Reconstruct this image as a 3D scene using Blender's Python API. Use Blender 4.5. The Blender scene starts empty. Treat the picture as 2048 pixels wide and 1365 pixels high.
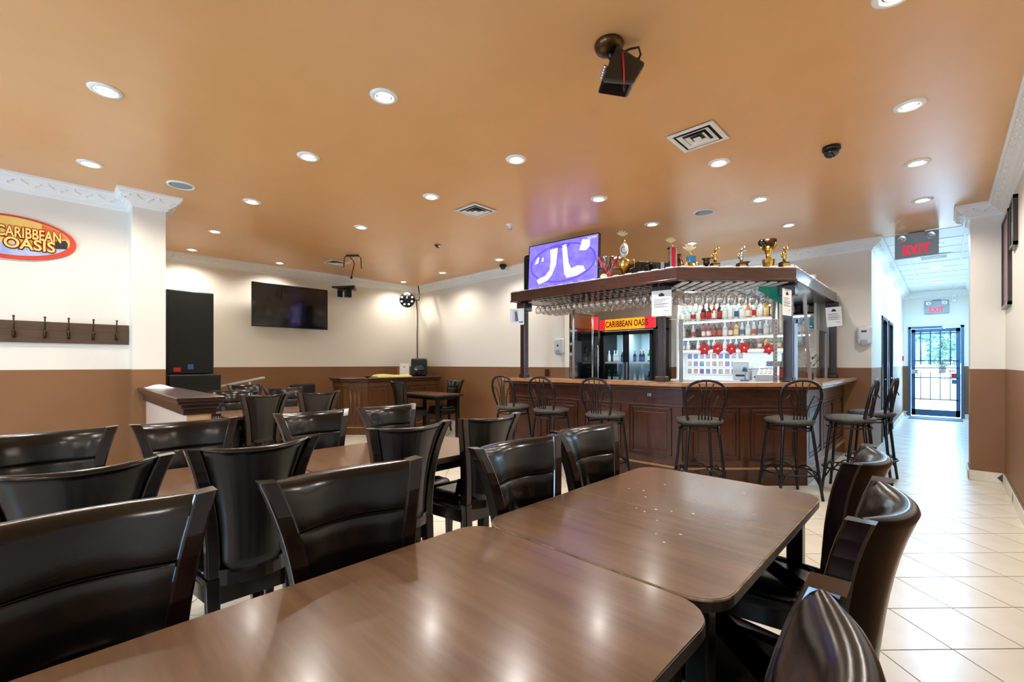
import bpy, math, random
from mathutils import Vector, Matrix
random.seed(7)
S = bpy.context.scene
C = S.collection
R = math.radians
PI = math.pi

# ------------------------------------------------------------------ camera, world, light, exposure
EYE = 1.272
cam_data = bpy.data.cameras.new('camera')
cam = bpy.data.objects.new('camera', cam_data); C.objects.link(cam)
cam.location = (0, 0, EYE); cam.rotation_euler = (R(90), 0, R(44))
cam_data.sensor_width = 36; cam_data.lens = 895 / 2048 * 36; cam_data.shift_y = 45.5 / 2048
cam_data.clip_start = 0.02
S.camera = cam
S.view_settings.view_transform = 'Standard'; S.view_settings.look = 'None'
S.view_settings.gamma = 1; S.view_settings.use_curve_mapping = False
S.view_settings.exposure = 0.52
S.cycles.use_denoising = True
S.cycles.max_bounces = 7; S.cycles.diffuse_bounces = 4; S.cycles.transparent_max_bounces = 16
S.cycles.adaptive_threshold = .04; S.cycles.adaptive_min_samples = 24
S.cycles.sample_clamp_indirect = 6.0
w = bpy.data.worlds.new('daylight'); S.world = w; w.use_nodes = True
bg = w.node_tree.nodes['Background']
bg.inputs[0].default_value = (0.40, 0.66, 1.0, 1); bg.inputs[1].default_value = 24.0
def portal(loc, rot, sx, sy):
    l = bpy.data.lights.new('window_portal', 'AREA'); l.shape = 'RECTANGLE'; l.size = sx; l.size_y = sy
    l.cycles.is_portal = True
    o = bpy.data.objects.new('window_portal', l); C.objects.link(o); o.location = loc; o.rotation_euler = rot
portal((-0.16, 14.66, 1.15), (R(-90), 0, 0), 0.9, 2.05)          # glazed exit door
portal((-4.2, -3.38, 1.75), (R(90), 0, 0), 1.2, 1.5)             # shop windows behind the camera
portal((-1.3, -3.38, 1.75), (R(90), 0, 0), 1.2, 1.5)
DOWNLIGHT_W = 38.0
CORRIDOR_FILL_W = 34.0
DOWN_COL = (1.0, 0.935, 0.84)

# ------------------------------------------------------------------ materials
def lin(c):
    if isinstance(c, str):
        c = [int(c[i:i + 2], 16) / 255 for i in (0, 2, 4)]
        c = [x / 12.92 if x <= .04045 else ((x + .055) / 1.055) ** 2.4 for x in c]
    return (c[0], c[1], c[2], 1)
M = {}
def mat(name, col, rough=.5, metal=0, noise=None, scale=(1, 1, 1), nscale=8, bump=0, emit=0, coat=0, spec=.5, bscale=None):
    m = bpy.data.materials.new(name); m.use_nodes = True
    nt = m.node_tree; b = nt.nodes['Principled BSDF']
    b.inputs['Base Color'].default_value = lin(col); b.inputs['Roughness'].default_value = rough
    b.inputs['Metallic'].default_value = metal; b.inputs['Coat Weight'].default_value = coat
    b.inputs['Coat Roughness'].default_value = .12
    b.inputs['Specular IOR Level'].default_value = spec
    if noise or bump:
        tc = nt.nodes.new('ShaderNodeTexCoord'); mp = nt.nodes.new('ShaderNodeMapping')
        nt.links.new(tc.outputs['Object'], mp.inputs['Vector']); mp.inputs['Scale'].default_value = scale
        nz = nt.nodes.new('ShaderNodeTexNoise'); nz.inputs['Scale'].default_value = nscale
        nz.inputs['Detail'].default_value = 3.5; nz.inputs['Roughness'].default_value = .6
        nt.links.new(mp.outputs['Vector'], nz.inputs['Vector'])
        if noise:
            rp = nt.nodes.new('ShaderNodeValToRGB'); rp.color_ramp.elements[0].position = .22; rp.color_ramp.elements[1].position = .78
            rp.color_ramp.elements[0].color = lin(noise); rp.color_ramp.elements[1].color = lin(col)
            nt.links.new(nz.outputs['Fac'], rp.inputs['Fac']); nt.links.new(rp.outputs['Color'], b.inputs['Base Color'])
        if bump:
            bp = nt.nodes.new('ShaderNodeBump'); bp.inputs['Strength'].default_value = bump; bp.inputs['Distance'].default_value = .004
            src = nz
            if bscale:
                src = nt.nodes.new('ShaderNodeTexNoise'); src.inputs['Scale'].default_value = bscale
                nt.links.new(tc.outputs['Object'], src.inputs['Vector'])
            nt.links.new(src.outputs['Fac'], bp.inputs['Height']); nt.links.new(bp.outputs['Normal'], b.inputs['Normal'])
    if emit:
        b.inputs['Emission Color'].default_value = lin(col); b.inputs['Emission Strength'].default_value = emit
        m.cycles.emission_sampling = 'NONE' if emit > 1.5 else 'AUTO'
    M[name] = m
    return m
def glassmat(name, col=(1, 1, 1), tint=.0, body=.06, rough=.03):
    m = bpy.data.materials.new(name); m.use_nodes = True; nt = m.node_tree; nt.nodes.clear()
    out = nt.nodes.new('ShaderNodeOutputMaterial'); tr = nt.nodes.new('ShaderNodeBsdfTransparent'); gl = nt.nodes.new('ShaderNodeBsdfGlossy')
    c = [1 - tint + tint * x for x in col]
    tr.inputs['Color'].default_value = (*c, 1); gl.inputs['Roughness'].default_value = rough
    lw = nt.nodes.new('ShaderNodeLayerWeight'); lw.inputs['Blend'].default_value = .35
    mul = nt.nodes.new('ShaderNodeMath'); mul.operation = 'MULTIPLY_ADD'; mul.inputs[1].default_value = .75; mul.inputs[2].default_value = body
    nt.links.new(lw.outputs['Facing'], mul.inputs[0])
    mx = nt.nodes.new('ShaderNodeMixShader'); nt.links.new(mul.outputs[0], mx.inputs[0]); nt.links.new(tr.outputs[0], mx.inputs[1]); nt.links.new(gl.outputs[0], mx.inputs[2])
    nt.links.new(mx.outputs[0], out.inputs[0]); M[name] = m
    return m
def twotone(name, up, low, z, rough=.55):
    m = mat(name, up, rough, noise=None, bump=.12, bscale=90)
    nt = m.node_tree; b = nt.nodes['Principled BSDF']
    g = nt.nodes.new('ShaderNodeNewGeometry'); sx = nt.nodes.new('ShaderNodeSeparateXYZ'); nt.links.new(g.outputs['Position'], sx.inputs[0])
    gt = nt.nodes.new('ShaderNodeMath'); gt.operation = 'GREATER_THAN'; gt.inputs[1].default_value = z; nt.links.new(sx.outputs['Z'], gt.inputs[0])
    mx = nt.nodes.new('ShaderNodeMix'); mx.data_type = 'RGBA'
    nz = nt.nodes.new('ShaderNodeTexNoise'); nz.inputs['Scale'].default_value = 1.7; nt.links.new(g.outputs['Position'], nz.inputs['Vector'])
    rp = nt.nodes.new('ShaderNodeValToRGB'); rp.color_ramp.elements[0].color = lin(low[0]); rp.color_ramp.elements[1].color = lin(low[1]); nt.links.new(nz.outputs['Fac'], rp.inputs[0])
    nt.links.new(gt.outputs[0], mx.inputs['Factor']); nt.links.new(rp.outputs[0], mx.inputs['A']); mx.inputs['B'].default_value = lin(up)
    nt.links.new(mx.outputs['Result'], b.inputs['Base Color'])
    return m
twotone('wall_paint', 'e9e3d6', ('7a5230', '8a5f38'), 1.215)
mat('ceiling_paint', 'e4b077', .3, noise='dda86e', nscale=2.2, bump=.05, bscale=60)
mat('white_trim', 'f2f2ee', .45, bump=.03)
mat('white_plain', 'efefec', .4)
mat('tile', 'dcd6c8', .25, noise='cfc7b6', nscale=3, bump=.02, bscale=20)
mat('grout', '6f675c', .9)
mat('base_tile', 'e6e0d2', .35, noise='d6cdba', nscale=9)
mat('base_dark', '4a3b36', .35)
mat('table_wood', '7b5b3f', .24, noise='5c412d', scale=(.7, 8, 5), nscale=2.8, coat=.1)
mat('edge_worn', '1f1814', .4, noise='2e231b', nscale=30)
mat('worn_tan', 'c6a878', .6, noise='2e2118', nscale=22)
mat('fleck', 'dccfb8', .7)
mat('leather', '120d0b', .2, noise='0d0907', nscale=12, bump=.035, bscale=110, spec=.45)
mat('leather_back', '1f1c18', .36, noise='171411', nscale=12, bump=.10, bscale=170)
mat('espresso', '1c0c0a', .16, noise='120706', scale=(3, 3, 1), nscale=6, coat=.35, spec=.4)
mat('black_metal', '0d0d0f', .3, metal=.3)
mat('black_plastic', '0b0b0c', .42)
mat('black_gloss', '060607', .06, coat=.6)
mat('black_cloth', '0e0f10', .8, bump=.2, bscale=400)
mat('seat_pattern', '5c5850', .6, noise='141211', nscale=60)
mat('bar_wood', '522a1a', .26, noise='351910', scale=(1.2, 1.2, 9), nscale=5, coat=.3)
mat('bar_wood_v', '512919', .26, noise='371a10', scale=(9, 9, 1), nscale=4, coat=.3)
mat('booth_wood', '6a4526', .32, noise='4c2f18', scale=(9, 9, 1), nscale=4, coat=.3)
mat('oak', 'b8875a', .3, noise='8a5c36', scale=(2, 2, 14), nscale=6, coat=.3)
mat('dark_wood', '3a2016', .3, noise='27140d', scale=(8, 8, 1), nscale=5, coat=.3)
mat('rack_wood', '5e4836', .5, noise='40301f', scale=(8, 1, 12), nscale=6)
mat('steel', 'c4c8cc', .25, metal=1)
mat('aluminium', 'b9bec4', .35, metal=.9)
mat('gold', 'd9b45c', .2, metal=1)
mat('silver', 'cfcfd0', .18, metal=1)
mat('bronze', '5a4028', .3, metal=.9)
mat('red_ribbon', 'c01a2c', .45)
mat('red_gloss', 'c2203a', .2)
mat('purple', '3a1f80', .4)
mat('blue_gloss', '2f7fa8', .18, metal=.4)
mat('green_glass', '1c5a2c', .1)
mat('paper', 'f3f4f5', .7)
mat('ink', '2a2f3a', .7)
mat('red_paint', 'c0202a', .35)
mat('exit_red', 'e0102c', .4, emit=.7)
mat('grey_plastic', '9aa0a5', .4)
mat('pale_grey', 'c9cdd0', .45)
mat('speaker_grille', '9fb0bd', .5, noise='8797a6', nscale=300)
mat('yellow_cloth', 'd9cf78', .85, noise='c8bd60', nscale=20, bump=.3, bscale=30)
mat('teal_cloth', '2aa487', .7, noise='1f8c72', nscale=12)
mat('shelf_white', 'f0f1f1', .35)
mat('door_blue', '3f6485', .35, metal=.2)  # steel blue, lightened with daylight glare put into the colour
mat('door_dark', '1b2430', .35)
mat('mat_rubber', '3f5a66', .9, bump=.4, bscale=120)
mat('cooler_in', 'cfe4ec', .4)
mat('pavement', 'cfc6ba', .8, noise='bdb4a8', nscale=2)
mat('leaf', '5c7a62', .7, noise='42604e', nscale=6)
mat('bark', '4a382a', .9)
mat('cactus', '2c4a26', .6)
mat('flower_red', 'a01c30', .5, noise='c02a3c', nscale=30)
mat('flower_pale', 'd8c47a', .6)
mat('sheer', 'b9b6b0', .8)
mat('lamp_glow', (1.0, .96, .88), .5, emit=16)
mat('fairy_glow', (.85, 1, .9), .5, emit=9)
mat('tube_glow', (.78, .93, 1), .5, emit=4)
mat('led_glow', (.95, .97, 1), .5, emit=1.6)
mat('screen_violet', '6a58c8', .3, noise='8d80dd', nscale=5, emit=0)
def emit_noise(name, a, b, strength, nscale, scale=(1, 1, 1)):
    m = mat(name, a, .3, noise=b, nscale=nscale, scale=scale); nt = m.node_tree
    p = nt.nodes['Principled BSDF']; rp = [n for n in nt.nodes if n.type == 'VALTORGB'][0]
    nt.links.new(rp.outputs[0], p.inputs['Emission Color']); p.inputs['Emission Strength'].default_value = strength
    m.cycles.emission_sampling = 'AUTO'
emit_noise('screen_violet', '5648b8', '8478d4', 1.0, 7)
emit_noise('screen_lilac', 'd3c6f0', 'e6dcf8', 1.0, 6)
emit_noise('screen_blue', '4c40b6', '5a4ec2', .9, 9)
emit_noise('sign_lit', 'f2a417', 'e04a1a', 1.0, 1.6, (1, 1, 1))
mat('sign_red', 'd61f2c', .3, emit=.9)
mat('sign_dark', '4a1408', .4)
mat('sign_orange', 'f08a2a', .4, noise='e05a2a', nscale=4)
mat('sign_yellow', 'f4dd7a', .4, noise='f0a850', nscale=5)
mat('sign_sea', 'c9cfee', .4, noise='8f9bd0', nscale=9)
mat('sign_rim', 'e8542e', .35, noise='c01f33', nscale=2)
mat('letter_gold', 'f6e27a', .35)
mat('letter_red', 'd8321e', .35)
mat('cab_header', '5a3008', .2, emit=.25)
mat('amber', '7a3a12', .12); mat('brown_b', '33180c', .12); mat('clear_b', 'bccdd0', .1); mat('red_b', '9a1c1c', .12); mat('orange_b', 'd9692a', .15); mat('green_b', '1d6b3a', .1); mat('blue_b', '4aa6c4', .15); mat('gold_b', 'c89a3c', .15); mat('black_b', '111112', .1); mat('teal_b', '2ab0a8', .15)
mat('lab_white', 'f2f0ea', .6); mat('lab_red', 'b8281e', .5); mat('lab_blue', '2a5a8c', .5); mat('lab_cream', 'e6d3a4', .6); mat('lab_black', '18181a', .5); mat('lab_gold', 'c9a24a', .4)
glassmat('glass', body=.13); glassmat('pane', (.9, .97, 1), .3, .03); glassmat('plexi', (.93, .98, 1), .25, .03)
glassmat('clear_bottle', (.85, .95, .95), .5, .18, .08)

# ------------------------------------------------------------------ mesh helpers
class MB:
    def __init__(s): s.v = []; s.f = []; s.sm = []
    def add(s, vs, fs, smooth=False, mx=None):
        o = len(s.v)
        s.v += [tuple(mx @ Vector(p)) for p in vs] if mx else [tuple(p) for p in vs]
        s.f += [tuple(i + o for i in f) for f in fs]; s.sm += [smooth] * len(fs); return s
    def box(s, a, b, mx=None):
        x0, y0, z0 = a; x1, y1, z1 = b
        return s.add([(x0, y0, z0), (x1, y0, z0), (x1, y1, z0), (x0, y1, z0), (x0, y0, z1), (x1, y0, z1), (x1, y1, z1), (x0, y1, z1)],
                     [(0, 3, 2, 1), (4, 5, 6, 7), (0, 1, 5, 4), (1, 2, 6, 5), (2, 3, 7, 6), (3, 0, 4, 7)], mx=mx)
    def cbox(s, c, d, mx=None):
        return s.box([c[i] - d[i] / 2 for i in range(3)], [c[i] + d[i] / 2 for i in range(3)], mx)
    def prism(s, poly, z0, z1, mx=None, smooth=False):
        n = len(poly)
        a = sum(poly[i][0] * poly[(i + 1) % n][1] - poly[(i + 1) % n][0] * poly[i][1] for i in range(n))
        if a < 0: poly = poly[::-1]
        s.add([(p[0], p[1], z0) for p in poly] + [(p[0], p[1], z1) for p in poly],
              [tuple(range(n))[::-1], tuple(range(n, 2 * n))] + [(i, (i + 1) % n, (i + 1) % n + n, i + n) for i in range(n)], smooth, mx)
        return s
    def lathe(s, prof, n=16, mx=None, c=(0, 0, 0), smooth=True, closed=False):
        vs = []; fs = []; k = len(prof)
        for i in range(n):
            a = 2 * PI * i / n
            for r, z in prof: vs.append((c[0] + r * math.cos(a), c[1] + r * math.sin(a), c[2] + z))
        for i in range(n):
            j = (i + 1) % n
            for q in range(k - 1): fs.append((i * k + q, j * k + q, j * k + q + 1, i * k + q + 1))
        if prof[0][0] > 1e-4 and not closed: fs.append(tuple(i * k for i in range(n))[::-1])
        if prof[-1][0] > 1e-4 and not closed: fs.append(tuple(i * k + k - 1 for i in range(n)))
        return s.add(vs, fs, smooth, mx)
    def tube(s, pts, r, n=8, mx=None, closed=False, rs=None):
        pts = [Vector(p) for p in pts]; m = len(pts); vs = []; fs = []
        up = Vector((0, 0, 1)); prev = None
        for i, p in enumerate(pts):
            if closed: t = pts[(i + 1) % m] - pts[i - 1]
            else: t = pts[min(i + 1, m - 1)] - pts[max(i - 1, 0)]
            t.normalize()
            if prev is None:
                a = up if abs(t.z) < .9 else Vector((1, 0, 0)); u = t.cross(a).normalized()
            else:
                u = (prev - t * prev.dot(t))
                u = u.normalized() if u.length > 1e-6 else t.orthogonal().normalized()
            prev = u; v = t.cross(u); rr = rs[i] if rs else r
            for k in range(n):
                a = 2 * PI * k / n; vs.append(p + u * (rr * math.cos(a)) + v * (rr * math.sin(a)))
        for i in range(m if closed else m - 1):
            j = (i + 1) % m
            for k in range(n):
                l = (k + 1) % n; fs.append((i * n + k, i * n + l, j * n + l, j * n + k))
        if not closed: fs.append(tuple(range(n))[::-1]); fs.append(tuple((m - 1) * n + k for k in range(n)))
        return s.add(vs, fs, True, mx)
    def grid(s, rows, closed_u=False, smooth=True, mx=None):
        k = len(rows[0]); vs = [p for r in rows for p in r]; fs = []
        for i in range(len(rows) - 1):
            for j in range(k if closed_u else k - 1):
                l = (j + 1) % k; fs.append((i * k + j, i * k + l, (i + 1) * k + l, (i + 1) * k + j))
        return s.add(vs, fs, smooth, mx)
    def sphere(s, c, r, n=12, m=8, mx=None, sc=(1, 1, 1)):
        pr = [(r * math.sin(PI * i / m) * 1.0, -r * math.cos(PI * i / m)) for i in range(m + 1)]
        mm = Matrix.Translation(c) @ Matrix.Diagonal((*sc, 1))
        return s.lathe(pr, n, (mx @ mm) if mx else mm)
    def mesh(s, name):
        me = bpy.data.meshes.new(name); me.from_pydata(s.v, [], s.f); me.polygons.foreach_set('use_smooth', s.sm); me.update(); return me
    def build(s, name, m, parent=None, bevel=0, loc=None, rot=None, seg=2):
        o = bpy.data.objects.new(name, s.mesh(name)); C.objects.link(o)
        if m: o.data.materials.append(M[m])
        if parent: o.parent = parent
        if loc: o.location = loc
        if rot: o.rotation_euler = rot
        if bevel:
            b = o.modifiers.new('bevel', 'BEVEL'); b.width = bevel; b.segments = seg; b.limit_method = 'ANGLE'; b.angle_limit = R(40)
        return o
def tag(o, label, cat, group=None, kind=None):
    o['label'] = label; o['category'] = cat
    if group: o['group'] = group
    if kind: o['kind'] = kind
    return o
def struct(o, label=None):
    o['kind'] = 'structure'
    if label: o['label'] = label
    return o
def thing(name, label, cat, loc=(0, 0, 0), rz=0, group=None, rot=None):
    o = bpy.data.objects.new(name, None); C.objects.link(o); o.empty_display_size = .1
    o.location = loc; o.rotation_euler = rot if rot else (0, 0, rz); tag(o, label, cat, group); return o
def copy_tree(o, parent=None):
    c = o.copy(); C.objects.link(c); c.parent = parent
    for ch in list(o.children): copy_tree(ch, c)
    return c
def place(proto, used, label, loc, rz=0, group=None):
    o = proto if not used else copy_tree(proto)
    o.location = loc; o.rotation_euler = (0, 0, rz); o['label'] = label
    if group: o['group'] = group
    return o
def text(name, body, size, m, parent, mx, extrude=.002, align='CENTER', xs=1.0, off=0):
    c = bpy.data.curves.new(name, 'FONT'); c.body = body; c.size = size; c.extrude = extrude; c.align_x = align; c.align_y = 'CENTER'
    c.offset = off; c.resolution_u = 4
    o = bpy.data.objects.new(name, c); C.objects.link(o); bpy.context.view_layer.update()
    me = bpy.data.meshes.new_from_object(o); C.objects.unlink(o); bpy.data.objects.remove(o)
    o = bpy.data.objects.new(name, me); C.objects.link(o); me.materials.clear(); me.materials.append(M[m]); o.parent = parent
    o.matrix_local = mx @ Matrix.Diagonal((xs, 1, 1, 1)); return o
def frame(c, right, up):      # matrix whose x is `right`, y is `up`, z faces out
    r = Vector(right).normalized(); u = Vector(up).normalized(); n = r.cross(u)
    return Matrix(((r.x, u.x, n.x, c[0]), (r.y, u.y, n.y, c[1]), (r.z, u.z, n.z, c[2]), (0, 0, 0, 1)))
ORD = ['first', 'second', 'third', 'fourth', 'fifth', 'sixth', 'seventh', 'eighth', 'ninth', 'tenth', 'eleventh', 'twelfth', 'thirteenth', 'fourteenth',
       'fifteenth', 'sixteenth', 'seventeenth', 'eighteenth', 'nineteenth', 'twentieth', 'twenty-first', 'twenty-second', 'twenty-third', 'twenty-fourth', 'twenty-fifth', 'twenty-sixth']
def clip(poly, a, b, c):      # keep a*x+b*y<=c
    out = []
    for i in range(len(poly)):
        p, q = poly[i], poly[(i + 1) % len(poly)]; dp = a * p[0] + b * p[1] - c; dq = a * q[0] + b * q[1] - c
        if dp <= 0: out.append(p)
        if dp * dq < 0:
            t = dp / (dp - dq); out.append((p[0] + t * (q[0] - p[0]), p[1] + t * (q[1] - p[1])))
    return out
def offset_line(pts, o):      # open polyline, moved to its left by o
    ns = []
    for a, b in zip(pts, pts[1:]):
        dx, dy = b[0] - a[0], b[1] - a[1]; l = math.hypot(dx, dy); ns.append((-dy / l, dx / l))
    out = [(pts[0][0] + ns[0][0] * o, pts[0][1] + ns[0][1] * o)]
    for i in range(1, len(pts) - 1):
        n1, n2 = ns[i - 1], ns[i]; k = o / (1 + n1[0] * n2[0] + n1[1] * n2[1]); out.append((pts[i][0] + (n1[0] + n2[0]) * k, pts[i][1] + (n1[1] + n2[1]) * k))
    out.append((pts[-1][0] + ns[-1][0] * o, pts[-1][1] + ns[-1][1] * o)); return out

# ------------------------------------------------------------------ room shell
H = 3.0
XR, XL, XTV, YB, YF, YBAR, XC, YX = .465, -6.13, -8.6, -3.4, 5.77, 7.94, -.726, 14.68
def wall(name, a, b): return struct(MB().box(a, b).build(name, 'wall_paint'))
T = .12
wall('wall_right', (XR, YB - T, 0), (XR + T, YX + T, H))
wall('wall_pilaster', (.207, 7.04, 0), (XR, 7.5, H))
wall('wall_sign', (XL - T, YB, 0), (XL, .583, H))
wall('wall_column', (XL - T, .583, 0), (-5.85, .85, H))
wall('wall_alcove', (XTV, .73, 0), (XL - T, .85, H))
wall('wall_stage', (XTV - T, .73, 0), (XTV, YF + T, H))
wall('wall_far', (XTV, YF, 0), (-4.39, YF + T, H))
wall('wall_side', (-5.1 - T, YF + T, 0), (-5.1, YBAR, H))
wall('wall_bar', (-5.1 - T, YBAR, 0), (XC, YBAR + T, H))
wl = MB()
for y0, y1, z0, z1 in ((YBAR + T, 9.33, 0, H), (10.2, 10.5, 0, H), (11.4, YX, 0, H), (9.33, 10.2, 2.05, H), (10.5, 11.4, 2.05, H)):
    wl.box((XC - T, y0, z0), (XC, y1, z1))
struct(wl.build('wall_corridor', 'wall_paint'))
DX0, DX1, DZ = -.635, .33, 2.17
struct(MB().box((XC - T, YX, 0), (DX0, YX + T, H)).box((DX1, YX, 0), (XR + T, YX + T, H)).box((DX0, YX, DZ), (DX1, YX + T, H)).build('wall_exit', 'wall_paint'))
wb = MB().box((XL - T, YB - T, 0), (XR, YB, 1.0)).box((XL - T, YB - T, 2.5), (XR, YB, H))
for x0, x1 in ((XL - T, -4.8), (-3.6, -1.9), (-.7, XR)): wb.box((x0, YB - T, 1.0), (x1, YB, 2.5))
struct(wb.build('wall_back', 'wall_paint'))
for n, (x0, x1) in enumerate(((-4.8, -3.6), (-1.9, -.7)), 1):
    f = MB()
    for a, b in (((x0, 1.0), (x1, 1.06)), ((x0, 2.44), (x1, 2.5)), ((x0, 1.06), (x0 + .06, 2.44)), ((x1 - .06, 1.06), (x1, 2.44)), (((x0 + x1) / 2 - .02, 1.06), ((x0 + x1) / 2 + .02, 2.44))):
        f.box((a[0], YB - .09, a[1]), (b[0], YB - .03, b[1]))
    wo = struct(f.build('window_%d' % n, 'white_plain'))
    MB().box((x0 + .05, YB - .065, 1.05), (x1 - .05, YB - .058, 2.45)).build('pane', 'pane', wo)
struct(MB().box((XTV - T, YB - T, H), (XR + T, YBAR, H + .1)).build('ceiling', 'ceiling_paint'))
# corridor ceiling: grid of lay-in panels
cc = struct(MB().box((XC - T, YBAR, H + .02), (XR + T, YX + T, H + .1)).build('ceiling_corridor', 'pale_grey'))
tb = MB()
for x in (-.41, .2): tb.box((x - .012, YBAR, H - .004), (x + .012, YX, H + .02))
ys = [YBAR + .01 + .62 * i for i in range(11)]
for y in ys: tb.box((XC, y - .012, H - .005), (XR, y + .012, H + .02))
tb.build('ceiling_grid', 'white_plain', cc)
for i, y in enumerate(ys):
    for x0, x1 in ((XC, -.41), (-.41, .2), (.2, XR)):
        y1 = min(y + .62, YX)
        if y1 - y > .05: MB().box((x0 + .012, y + .012, H + .004), (x1 - .012, y1 - .012, H + .02)).build('ceiling_panel', 'white_plain', cc)
# ---- floor and diagonal tiles
fl = struct(MB().box((XTV - T, YB - T, -.1), (XR + T, YX + T, -.006)).build('floor', 'grout'))
P = .3325; r2 = math.sqrt(.5); tiles = []
for i in range(-22, 50):
    for j in range(-40, 60):
        a0 = 4.656 - 14 * P + i * P; b0 = 4.617 - 14 * P + j * P; g = .0032
        q = []
        for a, b in ((a0 + g, b0 + g), (a0 + P - g, b0 + g), (a0 + P - g, b0 + P - g), (a0 + g, b0 + P - g)): q.append(((a - b) * r2, (a + b) * r2))
        cx = sum(p[0] for p in q) / 4; cy = sum(p[1] for p in q) / 4
        if cy > YBAR: box = (XC, XR, YBAR, YX)
        else: box = (XTV, XR, YB, YBAR)
        p = clip(clip(clip(clip(q, 1, 0, box[1]), -1, 0, -box[0]), 0, 1, YX), 0, -1, -YB)
        if len(p) >= 3 and not (cy < YB - .3 or cx < XTV - .3): tiles.append((cx, cy, p, q))
V2 = (-math.sin(R(44)), math.cos(R(44)))
def seen(t):
    x, y = t[0], t[1]; d = x * V2[0] + y * V2[1]
    if d < .6: return 99
    s = x * V2[1] - y * V2[0]
    if abs(s / d) > 1.2: return 99
    return d if (x > -1.0 or (y > 1.9 and x > -4.6 and y < 4.6)) else d + 12
tiles.sort(key=seen)
share = {}
rest = MB()
for k, (cx, cy, p, q) in enumerate(tiles):
    if k < 300:
        full = len(p) == 4 and all(abs(p[i][0] - q[i][0]) + abs(p[i][1] - q[i][1]) < 1e-6 for i in range(4))
        if full and 'm' in share: o = bpy.data.objects.new('tile', share['m']); C.objects.link(o); o.parent = fl
        else:
            o = MB().prism([(x - cx, y - cy) for x, y in p], -.012, 0).build('tile', 'tile', fl)
            if full: share['m'] = o.data
        o.location = (cx, cy, 0)
    else: rest.prism(p, -.012, 0)
ro = rest.build('floor_tiling', 'tile', fl); ro['kind'] = 'stuff'
# ---- crown moulding: profile swept along a line, mitred by offsets
PRO = [(0, 0), (.127, 0), (.127, -.022), (.112, -.03), (.104, -.05), (.062, -.092), (.044, -.1), (.036, -.112), (.018, -.12), (.016, -.135), (0, -.148)]
def crown(name, pts, orn=False, m='white_trim'):
    rows = []
    for d, z in PRO:
        rows.append([(x, y, H + z) for x, y in offset_line(pts, d)])
    cols = [[rows[k][i] for k in range(len(PRO))] for i in range(len(pts))]
    mb = MB().grid(cols, smooth=False)
    n = len(PRO)
    mb.add(cols[0], [tuple(range(n))]); mb.add(cols[-1], [tuple(range(n))[::-1]])
    o = struct(mb.build(name, m))
    ob = MB(); l = offset_line(pts, .086); k = 0
    for a, b in zip(l, l[1:]):
        L = math.hypot(b[0] - a[0], b[1] - a[1]); m_ = int(L / .085)
        if m_ < 1: continue
        ux, uy = (b[0] - a[0]) / L, (b[1] - a[1]) / L
        for i in range(m_):
            t = (i + .5) * L / m_; c = (a[0] + ux * t, a[1] + uy * t, H - .071)
            mx = frame(c, (ux, uy, 0), (-uy * .7, ux * .7, .7)) @ Matrix.Rotation(R(25 if i % 2 else -25), 4, 'Z')
            ob.sphere((0, 0, 0), .03, 6, 4, mx, (1, .34, .22)); ob.sphere((.03, .012 * (1 if i % 2 else -1), 0), .012, 5, 3, mx, (1, 1, .5))
    oo = ob.build('ornament', m, o); oo['kind'] = 'stuff'
    return o
crown('trim_1', [(XR, YB), (XR, 7.04), (.207, 7.04), (.207, 7.5)])
crown('trim_2', [(XC, YX), (XC, YBAR), (-5.1, YBAR)])
crown('trim_3', [(-4.39, YF), (XTV, YF), (XTV, .85), (-5.85, .85), (-5.85, .583), (XL, .583), (XL, YB)])
crown('trim_4', [(XR, 7.5), (XR, YX), (XC, YX)])
# ---- tiled skirting with dark diamonds
def skirt(name, pts, hgt=.11, lo=0, hi=9, piece=.33):
    o = struct(MB().add([], []).build(name, 'base_tile')) if False else None
    root = None
    d = offset_line(pts, .012)
    mb = MB()
    for a, b in zip(range(len(pts) - 1), range(1, len(pts))):
        mb.prism([pts[a], pts[b], d[b], d[a]], 0, hgt)
    root = struct(mb.build(name, 'grout'))
    d2 = offset_line(pts, .018)
    cnt = 0
    for a, b in zip(d2, d2[1:]):
        L = math.hypot(b[0] - a[0], b[1] - a[1]); n = max(1, round(L / piece)); ux, uy = (b[0] - a[0]) / L, (b[1] - a[1]) / L
        for i in range(n):
            t0, t1 = i * L / n + .002, (i + 1) * L / n - .002
            p, q = (a[0] + ux * t0, a[1] + uy * t0), (a[0] + ux * t1, a[1] + uy * t1)
            nx, ny = uy * .012, -ux * .012
            MB().prism([p, q, (q[0] + nx, q[1] + ny), (p[0] + nx, p[1] + ny)], .002, hgt - .002).build('skirting_tile', 'base_tile', root)
            if i % 3 == 0:
                c = (a[0] + ux * t0, a[1] + uy * t0, hgt / 2)
                MB().add([(-.04, 0, .0015), (0, -.045, .0015), (.04, 0, .0015), (0, .045, .0015), (-.04, 0, -.002), (0, -.045, -.002), (.04, 0, -.002), (0, .045, -.002)],
                         [(0, 1, 2, 3), (0, 4, 5, 1), (1, 5, 6, 2), (2, 6, 7, 3), (3, 7, 4, 0)],
                         mx=frame(c, (-ux, -uy, 0), (0, 0, 1))).build('diamond_inlay', 'base_dark', root)
    return root
skirt('baseboard_right', [(XR, 3.2), (XR, 7.04), (.207, 7.04), (.207, 7.5)])
skirt('baseboard_far', [(-4.39, YF), (XTV, YF)])
skirt('baseboard_corridor', [(XC, 14.68), (XC, 11.45)])
skirt('baseboard_exit', [(XR, 7.5), (XR, YX), (DX1 + .01, YX)])
skirt('baseboard_exit_left', [(DX0 - .01, YX), (XC, YX)])
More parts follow.
